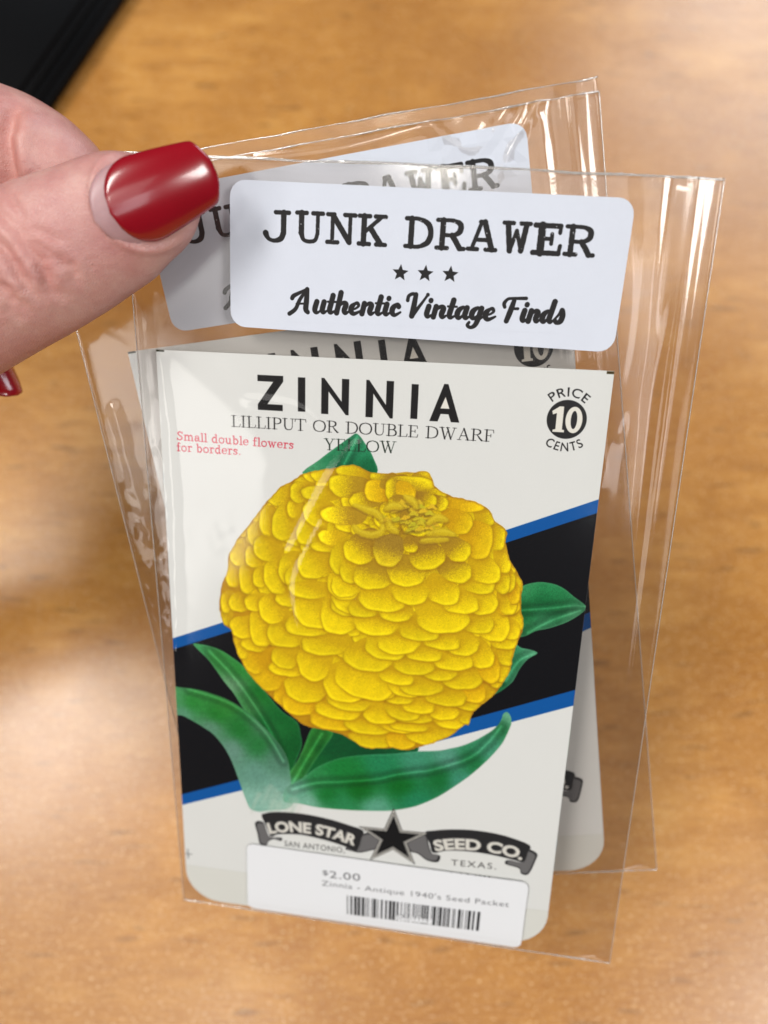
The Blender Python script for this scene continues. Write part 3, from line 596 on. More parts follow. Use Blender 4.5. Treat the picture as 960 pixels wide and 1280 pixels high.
def paint_card():
    art = Art(CW, CH, 15, rgb(218, 222, 222))
    sl, X, Y = art.box(-1, -1, CW + 1, CH + 1)
    art.a *= (1 + 0.010 * noise2(X, Y, 3, 16, .06, .7) + 0.006 * np.random.default_rng(2).normal(0, 1, X.shape))[..., None]
    # faint print screen on the old paper and its handled edges
    art.a *= (1 + 0.006 * np.sin(X * 12) * np.sin(Y * 12))[..., None]
    # dark band with blue borders
    (a0, a1), (b0, b1), (c0, c1), (d0, d1) = BAND
    blue = rgb(6, 84, 160)
    art.poly([(-.5, a0), (CW + .5, a1), (CW + .5, d1), (-.5, d0)], blue)
    art.poly([(-.5, b0), (CW + .5, b1), (CW + .5, c1), (-.5, c0)], rgb(8, 8, 13))
    bx = art.box(0, min(a0, a1) - 1, CW, max(d0, d1) + 1)
    sl, X, Y = bx
    sp = np.random.default_rng(5).uniform(0, 1, X.shape)
    art.blend(sl, (sp > 0.9996) * 0.5 * (art.a[sl][..., 0] < 0.2), rgb(180, 180, 190))
    # leaves behind the bloom
    for n, i in (('top', 1), ('right', 2), ('small', 3), ('left_upper', 4), ('dark', 5), ('stem', 6), ('left_lower', 7), ('right_lower', 8)):
        if n == 'left_lower':
            P = smooth_curve(LEAVES[n]['p'], 4, True)
        paint_leaf(art, LEAVES[n], n, 20 + i)
    # pale brushed fade at the foot of the left leaves
    for i in range(26):
        r = np.random.default_rng(60 + i)
        x, y = r.uniform(15.5, 25), r.uniform(93.5, 98.5)
        art.stroke([(x + 1.5, y - 4), (x + .5, y - 1.5), (x - .2 + r.uniform(-1, 1), y + 1.4)], [.5, .35, .05], rgb(150 + r.integers(0, 40), 196, 182), 0.22, 0.05, i, 0.6)
    # bloom
    keep = art.a.copy()
    fl = smooth_curve(FLOWER, 4, True)
    bx = art.box(fl[:, 0].min() - 1.5, fl[:, 1].min() - 1.5, fl[:, 0].max() + 1.5, fl[:, 1].max() + 1.5)
    sl, X, Y = bx
    art.a[sl] = rgb(190, 146, 14)
    # rows of half hidden petals fill whatever the traced ones leave
    fill = []
    for ring in range(9, 0, -1):
        R = ring / 9
        n = int(8 + 30 * R)
        for j in range(n):
            t = (j + 0.5 * (ring % 2)) / n * 2 * math.pi
            fill.append((CENTRE[0] - 3.4 * R + 27 * R * math.cos(t), CENTRE[1] + 5 * R + 30 * R * math.sin(t), 2.9, 2.5, 0))
    for i, p in enumerate(fill): petal(art, *p, 5000 + i)
    cx, cy = CENTRE
    key = lambda p: -(((p[0] - cx) / 1.0) ** 2 + ((p[1] + 0.35 * p[3] - cy) / 1.05) ** 2)
    for i, p in enumerate(sorted(PETALS, key=key)): petal(art, *p, i)
    # florets of the eye
    r = np.random.default_rng(12)
    for j in range(46):
        t = r.uniform(0, 6.28); q = math.sqrt(r.uniform(0, 1))
        x, y = cx + 1.2 + 5.4 * q * math.cos(t), cy - 1.6 + 3.0 * q * math.sin(t)
        art.stroke([(x - .8, y + .35), (x, y - .1), (x + .75, y + r.uniform(-.3, .5))], [.25, .5, .25], rgb(120, 96, 26), 0.55, 0.12, j, .35)
        art.stroke([(x - .7, y + .1), (x, y - .3), (x + .65, y + r.uniform(-.4, .2))], [.2, .42, .2], rgb(214 + r.integers(-16, 16), 192, 40), 0.95, 0.12, j, .2)
    for j, c in enumerate(CURLS):
        q = smooth_curve(c, 8)
        n = len(q); wd = 0.75 * np.sin(np.linspace(.35, 2.8, n))
        art.stroke(q + (0.05, 0.22), wd + .2, rgb(140, 108, 30), 0.55, 0.1, j, .3)
        art.stroke(q, wd, rgb(218, 194, 30), 0.7, 0.12, j, .45)
        art.stroke(q - (0, .2), wd * .35, rgb(236, 218, 60), 0.4, 0.08, j, .35)
    st = np.random.default_rng(8).normal(0, 1, X.shape)
    rad = np.hypot((X - cx) / 9, (Y - cy - .5) / 6.5)
    art.mul(sl, (st > 1.0) * np.exp(-rad ** 2) * 0.6, (.62, .5, .3))
    # large soft tone of the drawn ball of petals
    tone = sstep(0.55, 1.1, np.hypot((X - 43) / 29, (Y - 38) / 29))
    art.mul(sl, tone * 0.2, (.98, .88, .6))
    d = art.sd(X, Y, fl + 0.0)
    d2 = d + 0.18 * noise2(X, Y, 31, 12, 1.5, 7)
    ol = np.exp(-((d2 - .12) / .18) ** 2) * .5
    art.a[sl] = art.a[sl] * (1 - ol[..., None]) + np.array(rgb(160, 104, 40)) * ol[..., None]
    m = np.clip(0.5 + d2 * art.q, 0, 1)[..., None]
    body = art.a[sl] * m + keep[sl] * (1 - m)
    art.a[:] = keep
    art.a[sl] = body
    # lettering
    for s_, x0, y0, x1, y1 in ZBOX:
        w_, h = x1 - x0, y0 - y1
        t = 1.28
        if s_ == 'I': art.poly([(x0, y0), (x1, y0), (x1, y1), (x0, y1)], INK)
        elif s_ == 'Z': art.poly([(x0, y1), (x1, y1), (x1, y1 + 1.0), (x0 + 1.75, y0 - 1.1), (x1 - .1, y0 - 1.1), (x1 - .1, y0), (x0, y0), (x0, y0 - 1.0), (x1 - 1.8, y1 + 1.1), (x0, y1 + 1.1)], INK)
        elif s_ == 'N': art.poly([(x0, y0), (x0, y1), (x0 + .5, y1), (x1 - t, y0 - 2.3), (x1 - t, y1), (x1, y1), (x1, y0), (x1 - .5, y0), (x0 + t, y1 + 2.3), (x0 + t, y0)], INK)
        elif s_ == 'A':
            m_x = (x0 + x1) / 2
            art.poly([(x0, y0), (m_x - .35, y1), (m_x + .35, y1), (x1, y0), (x1 - 1.45, y0), (x1 - 1.95, y0 - 1.35), (x0 + 1.9, y0 - 1.35), (x0 + 1.45, y0)], INK)
            art.poly([(m_x, y1 + 2.2), (m_x + .78, y0 - 2.3), (m_x - .80, y0 - 2.3)], rgb(224, 224, 217))
    ink2 = rgb(34, 33, 34)
    font_line(art, ROM, 'LILLIPUT OR DOUBLE DWARF', *LINES['lil'], 2.0, ink2, 0.012)
    font_line(art, ROM, 'YELLOW', *LINES['yel'], 2.0, rgb(28, 40, 32), 0.012)
    red = rgb(205, 62, 84)
    font_line(art, OLD, 'Small double flowers', *LINES['small'], 1.5, red, 0.01, boost=1.12)
    font_line(art, OLD, 'for borders.', *LINES['borders'], 1.5, red, 0.01, boost=1.12)
    bx_, by_ = BADGE
    th = np.linspace(0, 2 * np.pi, 60, endpoint=False)
    art.poly(np.c_[bx_ + 3.35 * np.cos(th), by_ + 3.35 * np.sin(th)], rgb(36, 36, 37))
    cream = rgb(224, 224, 216)
    art.poly([(bx_ - 2.55, by_ - 1.35), (bx_ - 1.35, by_ - 2.2), (bx_ - .62, by_ - 2.2), (bx_ - .62, by_ + 1.75), (bx_ - .25, by_ + 1.85), (bx_ - .25, by_ + 2.25), (bx_ - 2.2, by_ + 2.25), (bx_ - 2.2, by_ + 1.85), (bx_ - 1.75, by_ + 1.75), (bx_ - 1.75, by_ - 1.0), (bx_ - 2.4, by_ - .75)], cream)
    art.poly(np.c_[bx_ + 1.22 + 1.42 * np.cos(th), by_ + 0.02 + 2.28 * np.sin(th)], cream)
    art.poly(np.c_[bx_ + 1.22 + .52 * np.cos(th), by_ + 0.02 + 1.55 * np.sin(th)], rgb(36, 36, 37))
    A = lambda a0, a1, R: [(bx_ + R * math.sin(math.radians(a)), by_ - R * math.cos(math.radians(a))) for a in np.linspace(a0, a1, 9)]
    arc_text(art, 'PRICE', A(-43, 43, 3.95), 1.5, ink2, 0.006, spacing=1.15)
    arc_text(art, 'CENTS', A(217, 143, 5.55), 1.5, ink2, 0.006, spacing=1.15)
    # banner, tails, star
    for i, t in enumerate(TAILS):
        q = smooth_curve(t, 4, True)
        art.poly(q, rgb(44, 44, 46))
        c = q.mean(0)
        art.poly(c + (q - c) * 0.86, rgb(104, 104, 106), 0.25)
    for t in BANNER:
        q = smooth_curve(t, 3, True)
        art.poly(q, rgb(38, 38, 40))
        art.stroke(np.vstack([q, q[:1]]), 0.09, rgb(92, 92, 94), 0.5)
    lt = rgb(212, 212, 206)
    arc_text(art, 'LONE STAR', LONE, 2.55, rgb(120, 120, 120), 0.075, 0.8)
    arc_text(art, 'LONE STAR', LONE, 2.5, lt, 0.035)
    arc_text(art, 'SEED CO.', SEED, 2.55, rgb(120, 120, 120), 0.075, 0.8)
    arc_text(art, 'SEED CO.', SEED, 2.5, lt, 0.035)
    S = np.array(STAR)
    def star_pts(S):
        out = []
        for i in range(5):
            a, b = S[i], S[(i + 1) % 5]
            p, pd_ = S[i], S[(i + 2) % 5] - S[i]
            r_, rd = S[(i + 1) % 5], S[(i - 1) % 5] - S[(i + 1) % 5]
            M = np.array([pd_, -rd]).T
            t = np.linalg.solve(M, r_ - p)
            out += [S[i], p + pd_ * t[0]]
        return np.array(out)
    C = S.mean(0)
    for k, col in ((1.08, rgb(60, 60, 60)), (1.0, rgb(222, 222, 215)), (.93, rgb(60, 60, 60)), (.86, rgb(200, 200, 195)), (.80, rgb(20, 20, 21))):
        art.poly(star_pts(C + (S - C) * k), col)
    print_text(art, 'SAN ANTONIO,', *LINES['san'], 1.45, rgb(70, 70, 70), 0.0, 1.1)
    print_text(art, 'TEXAS.', *LINES['tex'], 1.5, rgb(66, 66, 66), 0.0, 1.25)
    for x in (55.2, 58.8, 60.8, 62.2, 64.0, 64.9, 65.8, 66.8):
        art.poly([(x, 106.05), (x + .5, 106.0), (x + .5, 106.5), (x, 106.5)], rgb(60, 60, 60))
    mx, my = MARK
    art.poly([(mx - .08, my - 1.3), (mx + .08, my - 1.3), (mx + .08, my + 1.3), (mx - .08, my + 1.3)], rgb(50, 50, 50))
    art.poly([(mx - 1, my - .08), (mx + 1, my - .08), (mx + 1, my + .08), (mx - 1, my + .08)], rgb(50, 50, 50))
    art.poly([(0, 0), (1.5, 0), (1.5, .32), (0, .32)], rgb(40, 40, 20))
    art.poly([(CW - 1.2, .05), (CW, .05), (CW, .5), (CW - 1.2, .5)], rgb(60, 50, 20))
    # glued bottom flap shows as a faint step
    sl, X, Y = art.box(0, 112, CW, CH)
    art.mul(sl, sstep(113.4, 113.6, Y + .004 * X) * 0.6, (.955, .95, .92))
    art.mul(sl, np.exp(-((Y + .004 * X - 113.5) / .1) ** 2) * .25, (.8, .8, .75))
    return art

art_card = paint_card()

def print_material(name, im, rough=0.5, paper_bump=0.25):
    k = NT(name)
    t = k.n('ShaderNodeTexImage')
    t.image = im
    t.interpolation = 'Cubic'
    k.l(t.outputs['Color'], k.b.inputs['Base Color'])
    k.b.inputs['Roughness'].default_value = rough
    k.b.inputs['Specular IOR Level'].default_value = 0.10
    k.l(k.bump(k.noise(k.coords(out='UV'), 420, 3, 0.6), paper_bump, 0.00008), k.b.inputs['Normal'])
    return k.m

M_CARD = print_material('seed_packet_print', art_card.image('seed_packet_print'), 0.42)
def plain(name, c, rough=0.6):
    k = NT(name)
    n = k.noise(k.coords(), 900, 3)
    k.l(k.mix(n, tuple(v * .93 for v in c), c), k.b.inputs['Base Color'])
    k.b.inputs['Roughness'].default_value = rough
    return k.m
M_PAPER = plain('old_paper', (0.70, 0.68, 0.60))

def bow(x, y):
    """the packet is a flat envelope, a touch swollen (mm)"""
    u, v = x / CW, y / CH
    return 0.55 * max(0, 1 - (2 * u - 1) ** 2) * max(0, 1 - (2 * v - 1) ** 2)

def card_outline():
    r = 8.0
    p = [(0, 0), (CW, 0)]
    for a in np.linspace(0, 90, 9): p.append((CW - r + r * math.cos(math.radians(a)), CH - r + r * math.sin(math.radians(a))))
    for a in np.linspace(90, 180, 9): p.append((r + r * math.cos(math.radians(a)), CH - r + r * math.sin(math.radians(a))))
    return p

def inside(x, y, poly):
    c = False; n = len(poly)
    for i in range(n):
        x0, y0 = poly[i]; x1, y1 = poly[(i + 1) % n]
        if (y0 > y) != (y1 > y) and x < x0 + (y - y0) * (x1 - x0) / (y1 - y0): c = not c
    return c

def sheet(name, poly, off, mat, parent, zf, w_, h_, thick=0.0, step=3.0):
    """a sheet cut to an outline (mm, y down), following zf, with print coordinates"""
    bm = bmesh.new()
    vs = [bm.verts.new((x, -y, 0)) for x, y in poly]
    f = bm.faces.new(vs)
    xs = [p[0] for p in poly]; ys = [p[1] for p in poly]
    for lo, hi, ax in ((min(xs), max(xs), 0), (min(ys), max(ys), 1)):
        n = int((hi - lo) / step)
        for i in range(1, n + 1):
            c = lo + (hi - lo) * i / (n + 1)
            co, no = ((c, 0, 0), (1, 0, 0)) if ax == 0 else ((0, -c, 0), (0, 1, 0))
            bmesh.ops.bisect_plane(bm, geom=bm.verts[:] + bm.edges[:] + bm.faces[:], plane_co=co, plane_no=no, dist=1e-5)
    bmesh.ops.triangulate(bm, faces=[f for f in bm.faces if len(f.verts) > 4])
    bm.normal_update()
    if bm.faces and sum(f.normal.z for f in bm.faces) < 0:
        bmesh.ops.reverse_faces(bm, faces=bm.faces[:])
    if thick > 0:
        ret = bmesh.ops.extrude_face_region(bm, geom=bm.faces[:])
        new = {v for v in ret['geom'] if isinstance(v, bmesh.types.BMVert)}
        low = [v for v in bm.verts if v not in new]
        for v in low: v.co.z -= thick
        bmesh.ops.recalc_face_normals(bm, faces=bm.faces[:])
    ul = bm.loops.layers.uv.new('UVMap')
    for f in bm.faces:
        for l in f.loops: l[ul].uv = (l.vert.co.x / w_, 1 + l.vert.co.y / h_)
    for v in bm.verts:
        z = zf(v.co.x, -v.co.y) + off + v.co.z
        v.co = (v.co.x * MM, v.co.y * MM, z * MM)
    me = bpy.data.meshes.new(name)
    bm.to_mesh(me); bm.free()
    me.materials.append(mat)
    return link(bpy.data.objects.new(name, me), parent)

def clip_card(pts):
    """keep an outline inside the packet by Sutherland-Hodgman against its rectangle"""
    P = [tuple(p) for p in pts]
    for f, g in ((lambda p: p[0] - .02, 0), (lambda p: CW - .02 - p[0], 0), (lambda p: p[1] - .02, 0), (lambda p: CH - .02 - p[1], 0)):
        out = []
        for i in range(len(P)):
            a, b = P[i - 1], P[i]
            fa, fb = f(a), f(b)
            if (fa >= 0) != (fb >= 0):
                t = fa / (fa - fb); out.append((a[0] + (b[0] - a[0]) * t, a[1] + (b[1] - a[1]) * t))
            if fb >= 0: out.append(b)
        P = out
    return P

FRONT = [[0.990392, 0.031941, -0.134548, -40.853533], [-0.103878, 0.814087, -0.571377, -13.987838], [0.091283, 0.579864, 0.809583, 137.218659]]
BACK = [[0.985565, -0.137247, -0.099121, -47.156081], [0.051862, 0.802092, -0.594945, -12.566929], [0.161159, 0.581216, 0.797631, 133.904899]]

packet = frame('seed_packet', FRONT)
tag(packet, 'upright zinnia seed packet in the front sleeve, its whole yellow flower in view', 'seed packet', 'zinnia seed packets in clear sleeves')
sheet('paper_envelope', card_outline(), 0.0, M_CARD, packet, bow, CW, CH, 0.35, 4.0)
(a0, a1), (b0, b1), (c0, c1), (d0, d1) = BAND
L_ = 0.012
sheet('printed_blue_stripe', clip_card([(0, a0), (CW, a1), (CW, b1), (0, b0)]), L_, M_CARD, packet, bow, CW, CH)
sheet('printed_blue_stripe', clip_card([(0, c0), (CW, c1), (CW, d1), (0, d0)]), L_, M_CARD, packet, bow, CW, CH)
sheet('printed_black_band', clip_card([(0, b0), (CW, b1), (CW, c1), (0, c0)]), L_, M_CARD, packet, bow, CW, CH)
for i, n in enumerate(('top', 'right', 'small', 'left_upper', 'dark', 'left_lower', 'right_lower')):
    sheet('printed_leaf', clip_card(LEAVES[n]['p']), L_ * (2 + i * .5), M_CARD, packet, bow, CW, CH)
sheet('printed_stem', clip_card(LEAVES['stem']['p']), L_ * 4.2, M_CARD, packet, bow, CW, CH)
sheet('printed_flower', clip_card(FLOWER), L_ * 6, M_CARD, packet, bow, CW, CH)
for s_, x0, y0, x1, y1 in ZBOX:
    sheet('printed_letter', [(x0 - .1, y1 - .1), (x1 + .1, y1 - .1), (x1 + .1, y0 + .1), (x0 - .1, y0 + .1)], L_, M_CARD, packet, bow, CW, CH)
def strip(name, x0, y0, x1, y1, k=1.0):
    sheet(name, clip_card([(x0, y0), (x1, y0), (x1, y1), (x0, y1)]), L_ * k, M_CARD, packet, bow, CW, CH)
strip('printed_variety_line', 13.3, 10.9, 61.2, 13.4)
strip('printed_colour_line', 30.4, 14.1, 44.4, 16.55, 2.5)
strip('printed_note', 2.7, 14.4, 25.6, 18.9)
th = np.linspace(0, 2 * np.pi, 32, endpoint=False)
sheet('printed_price_badge', [(BADGE[0] + 5.7 * math.cos(t), BADGE[1] + 5.7 * math.sin(t)) for t in th], L_, M_CARD, packet, bow, CW, CH)
for t in BANNER: sheet('printed_banner', clip_card(t), L_ * 1, M_CARD, packet, bow, CW, CH)
for t in TAILS: sheet('printed_ribbon_tail', clip_card(t), L_ * 1.5, M_CARD, packet, bow, CW, CH)
S_ar = np.array(STAR); Cc = S_ar.mean(0)
st_out = []
for i in range(5):
    st_out += [tuple(Cc + (S_ar[i] - Cc) * 1.05), tuple(Cc + ((S_ar[i] + S_ar[(i + 1) % 5]) / 2 - Cc) * 0.5)]
sheet('printed_star', st_out, L_ * 2, M_CARD, packet, bow, CW, CH)

def copy_tree(root, m, name=None):
    r = root.copy(); COL.objects.link(r)
    M = Matrix([[m[i][0], m[i][1], m[i][2], m[i][3] * MM] for i in range(3)] + [[0, 0, 0, 1]])
    r.location, r.rotation_quaternion, _ = M.decompose()
    for ch in root.children:
        c = ch.copy(); COL.objects.link(c); c.parent = r
        for g in ch.children:
            d = g.copy(); COL.objects.link(d); d.parent = c
    return r
packet2 = copy_tree(packet, BACK)
tag(packet2, 'zinnia seed packet tilted behind the front one, mostly hidden, lettering tops showing below the sticker')

# ------------------------------------------------------------------ clear plastic sleeves
def film_material():
    k = NT('clear_film')
    k.t.nodes.remove(k.b)
    tr = k.n('ShaderNodeBsdfTransparent'); tr.inputs[0].default_value = (0.935, 0.92, 0.91, 1)
    gl = k.n('ShaderNodeBsdfGlossy'); gl.inputs['Roughness'].default_value = 0.11
    gl.inputs[0].default_value = (1, 1, 1, 1)
    df = k.n('ShaderNodeBsdfDiffuse'); df.inputs[0].default_value = (0.8, 0.8, 0.82, 1)
    fr = k.n('ShaderNodeFresnel')
    geo = k.n('ShaderNodeNewGeometry')   # the same reflectance from either face of the film
    mr = k.n('ShaderNodeMapRange'); mr.inputs['To Min'].default_value = 1.58; mr.inputs['To Max'].default_value = 1 / 1.58
    k.l(geo.outputs['Backfacing'], mr.inputs['Value']); k.l(mr.outputs[0], fr.inputs['IOR'])
    nrm = k.bump(k.noise(k.coords(), 90, 1, 0.4), 0.02, 0.0006)
    k.l(nrm, gl.inputs['Normal']); k.l(nrm, fr.inputs['Normal'])
    m1 = k.n('ShaderNodeMixShader'); m1.inputs[0].default_value = 0.002
    k.l(tr.outputs[0], m1.inputs[1]); k.l(df.outputs[0], m1.inputs[2])
    m2 = k.n('ShaderNodeMixShader')
    k.l(fr.outputs[0], m2.inputs[0]); k.l(m1.outputs[0], m2.inputs[1]); k.l(gl.outputs[0], m2.inputs[2])
    k.l(m2.outputs[0], k.out.inputs['Surface'])
    return k.m
def rim_material():
    k = NT('film_cut_edge')
    k.t.nodes.remove(k.b)
    tr = k.n('ShaderNodeBsdfTransparent'); tr.inputs[0].default_value = (0.82, 0.80, 0.78, 1)
    gl = k.n('ShaderNodeBsdfGlossy'); gl.inputs['Roughness'].default_value = 0.16
    df = k.n('ShaderNodeBsdfDiffuse'); df.inputs[0].default_value = (0.85, 0.83, 0.8, 1)
    m1 = k.n('ShaderNodeMixShader'); m1.inputs[0].default_value = 0.28
    k.l(tr.outputs[0], m1.inputs[1]); k.l(df.outputs[0], m1.inputs[2])
    m2 = k.n('ShaderNodeMixShader'); m2.inputs[0].default_value = 0.25
    k.l(m1.outputs[0], m2.inputs[1]); k.l(gl.outputs[0], m2.inputs[2])
    k.l(m2.outputs[0], k.out.inputs['Surface'])
    return k.m
M_FILM = film_material(); M_RIM = rim_material()

def seg_dist(X, Y, pts):
    P = smooth_curve(pts, 5)
    g = np.full(np.shape(X), 1e9)
    for i in range(len(P) - 1):
        e = P[i + 1] - P[i]
        t = np.clip(((X - P[i, 0]) * e[0] + (Y - P[i, 1]) * e[1]) / (e @ e + 1e-9), 0, 1)
        g = np.minimum(g, np.hypot(X - P[i, 0] - t * e[0], Y - P[i, 1] - t * e[1]))
    return g

class Sleeve:
    def __init__(s, quad, ridges, seed, lip, crumple):
        s.q = [np.array(c, float) for c in quad]     # TL TR BR BL in mm, y down
        s.ridges, s.seed, s.lip, s.crumple = ridges, seed, lip, crumple
    def pos(s, u, v):
        tl, tr, br, bl = s.q
        u = np.asarray(u)[..., None]; v = np.asarray(v)[..., None]
        return (tl * (1 - u) + tr * u) * (1 - v) + (bl * (1 - u) + br * u) * v
    def z(s, X, Y, side):
        X = np.asarray(X, float); Y = np.asarray(Y, float)
        tl, tr, br, bl = s.q
        xl = tl[0] + (bl[0] - tl[0]) * (Y - tl[1]) / (bl[1] - tl[1])
        xr = tr[0] + (br[0] - tr[0]) * (Y - tr[1]) / (br[1] - tr[1])
        yb = bl[1] + (br[1] - bl[1]) * (X - bl[0]) / (br[0] - bl[0])
        def q(d, L): return np.sqrt(np.clip(1 - (1 - np.clip(d / L, 0, 1)) ** 2, 0, 1))
        e = q(X - xl, 2.0) * q(xr - X, 2.6) * q(yb - Y, 5.0)
        card = np.array([bow_v(X, Y)]).reshape(X.shape)
        belly = 0.45 + card + 0.5 * np.exp(-((xr - X - 3.2) / 2.2) ** 2) + 0.25 * np.exp(-((Y + 20) / 14) ** 2)
        wav = 0.15 * noise2(X, Y, s.seed + (0 if side > 0 else 50), 9, .035, .16)
        g = 0
        for pts, amp, wd in s.ridges:
            g = g + amp * np.exp(-(seg_dist(X, Y, pts) / wd) ** 2)
        for (cx, cy, rx, ry, amp) in s.crumple:
            g = g + amp * noise2(X, Y, s.seed + 9, 16, .5, 2.6) * np.exp(-((X - cx) / rx) ** 2 - ((Y - cy) / ry) ** 2)
        on = ((X > -.5) & (X < CW + .5) & (Y > -.5) & (Y < CH + .5))
        z = belly + wav + g
        z = np.maximum(z, card + 0.32)
        if side > 0: return z * e
        return -(0.42 + 0.5 * np.abs(wav) + 0.45 * np.exp(-((xr - X - 3.0) / 2.4) ** 2)) * e

def bow_v(X, Y):
    u, v = X / CW, Y / CH
    return 0.55 * np.clip(1 - (2 * u - 1) ** 2, 0, 1) * np.clip(1 - (2 * v - 1) ** 2, 0, 1)

def build_film(name, sl, side, parent, v0=0.0):
    nu, nv = 190, 300
    # denser columns near both side folds
    t = np.linspace(0, 1, nu); u = 0.5 - 0.5 * np.cos(np.pi * t) * (0.55 + 0.45 * np.abs(np.cos(np.pi * t)))
    u = (u - u[0]) / (u[-1] - u[0])
    v = np.linspace(v0, 1, nv)
    U, Vv = np.meshgrid(u, v)
    P = sl.pos(U, Vv)
    X, Y = P[..., 0], P[..., 1]
    top = 0.25 * noise2(X, Y * 0, sl.seed + 3, 9, .1, .9) * (1 - Vv) ** 12
    Y = Y + top
    Z = sl.z(X, np.maximum(Y, sl.q[0][1]), side)
    V = np.stack([X, -Y, Z], -1).reshape(-1, 3) * MM
    idx = np.arange(nu * nv).reshape(nv, nu)
    F = np.stack([idx[:-1, :-1], idx[1:, :-1], idx[1:, 1:], idx[:-1, 1:]], -1).reshape(-1, 4)
    if side < 0: F = F[:, ::-1]
    return mesh_obj(name, V, F, M_FILM, parent), V.reshape(nv, nu, 3)

def tube(name, path, rad, mat, parent, sides=6):
    P = np.asarray(path, float)
    n = len(P)
    rad = np.full(n, rad) if np.isscalar(rad) else np.asarray(rad)
    T = np.gradient(P, axis=0); T /= np.linalg.norm(T, axis=1)[:, None]
    up = np.array([0.1, 0.2, 0.97])
    A = np.cross(T, up); A /= np.linalg.norm(A, axis=1)[:, None]
    B = np.cross(A, T)
    V = []
    for k in range(sides):
        a = 2 * np.pi * k / sides
        V.append(P + (A * math.cos(a) + B * math.sin(a)) * rad[:, None])
    V = np.stack(V, 1).reshape(-1, 3)
    F = []
    for i in range(n - 1):
        for k in range(sides):
            F.append((i * sides + k, i * sides + (k + 1) % sides, (i + 1) * sides + (k + 1) % sides, (i + 1) * sides + k))
    return mesh_obj(name, V, F, mat, parent)

def label_material(name, art, rough=0.5):
    return print_material(name, art.image(name), rough, 0.3)

LW, LH = 65.2, 23.6
def paint_label():
    art = Art(LW, LH, 22, rgb(196, 201, 213))
    sl, X, Y = art.box(-1, -1, LW + 1, LH + 1)
    art.a *= (1 + 0.008 * noise2(X, Y, 5, 14, .3, 4) + 0.006 * np.random.default_rng(4).normal(0, 1, X.shape))[..., None]
    ink = rgb(38, 37, 38)
    for i, (c, x0, yb, x1, yt) in enumerate(JUNK):
        h = yb - yt; w_ = x1 - x0
        glyph(art, TYPE[c], (x0, yb), np.array([w_, 0.0]), np.array([0, -h]), h * 1.28, ink, 0.035, 40 + i * 9)
    r = np.random.default_rng(3)
    for c in range(60):   # worn specks in the type
        x, y = r.uniform(6, 60), r.uniform(4.4, 9.3)
        art.stroke([(x, y), (x + .05, y + .05)], r.uniform(.03, .09), rgb(205, 208, 216), .8)
    for (x, y) in LSTARS:
        p = []
        for j in range(10):
            a = math.radians(-90 + 36 * j + 2); R = 1.38 if j % 2 == 0 else .62
            p.append((x + R * math.cos(a), y + R * math.sin(a)))
        art.poly(p, ink)
    for (t, x0, y0, x1, y1) in SCRIPT:
        font_line(art, SCR, t, (x0, y0), (x1 + .3, y1), 1.98, ink, 0.01, shear=0.22, boost=1.22)
    return art
M_LABEL = label_material('shop_label_print', paint_label(), 0.5)

PW, PH = 60.8, 17.9
def paint_price():
    art = Art(PW, PH, 22, rgb(206, 208, 212))
    ink = rgb(92, 92, 96)
    (x0, y0), (x1, y1) = PRICE['amount']
    print_text(art, '$', (x0, y0 - .55), (x0 + 1.25, y0 - .6), 1.25, ink, 0.0)
    print_text(art, '2.00', (x0 + 1.6, y0), (x1, y1), 1.85, ink, 0.002, 1.1)
    print_text(art, "Zinnia - Antique 1940's Seed Packet", *PRICE['line'], 1.38, ink, -0.002, 1.08)
    (ax, ay), (bx, by), (cx, cy), (dx, dy) = PRICE['bar']
    r = np.random.default_rng(77)
    x = 0.0
    W_ = 29.0
    while x < W_ - .3:
        w_ = r.choice([.2, .2, .4, .6]); g = r.choice([.2, .3, .4, .55])
        f0, f1 = x / W_, min((x + w_) / W_, 1)
        top = lambda f: (ax + (bx - ax) * f, ay + (by - ay) * f)
        bot = lambda f: (cx + (dx - cx) * f, cy + (dy - cy) * f)
        mid = lambda f, k: tuple(np.array(top(f)) * (1 - k) + np.array(bot(f)) * k)
        kk = 0.70 if 10.5 < x < 18.6 else 1.0
        art.poly([top(f0), top(f1), mid(f1, kk), mid(f0, kk)], rgb(34, 34, 36))
        if kk < 1: art.poly([mid(f0, .93), mid(f1, .93), bot(f1), bot(f0)], rgb(60, 60, 62))
        x += w_ + g
    print_text(art, 'CRE-1115', *PRICE['code'], .95, rgb(60, 60, 62), 0.0)
    return art
M_PRICE = label_material('price_sticker_print', paint_price(), 0.4)

def rounded(w_, h_, r, n=6):
    p = []
    for cx, cy, a0 in ((w_ - r, r, -90), (w_ - r, h_ - r, 0), (r, h_ - r, 90), (r, r, 180)):
        for a in np.linspace(a0, a0 + 90, n): p.append((cx + r * math.cos(math.radians(a)), cy + r * math.sin(math.radians(a))))
    return p

def stick(name, sl, poly, org, ang, off, mat, parent, w_, h_, label=None):
    """a sticker laid on the front film, bent to it; its own print coordinates"""
    ca, sa = math.cos(ang), math.sin(ang)
    zf = lambda x, y: float(sl.z(org[0] + x * ca - y * sa, org[1] + x * sa + y * ca, 1))
    o = sheet(name, poly, off, mat, parent, zf, w_, h_, 0.045, 2.0)
    me = o.data
    for v in me.vertices:
        x, y = v.co.x / MM, -v.co.y / MM
        v.co.x = (org[0] + x * ca - y * sa) * MM
        v.co.y = -(org[1] + x * sa + y * ca) * MM
    if label: o['label'] = label
    return o

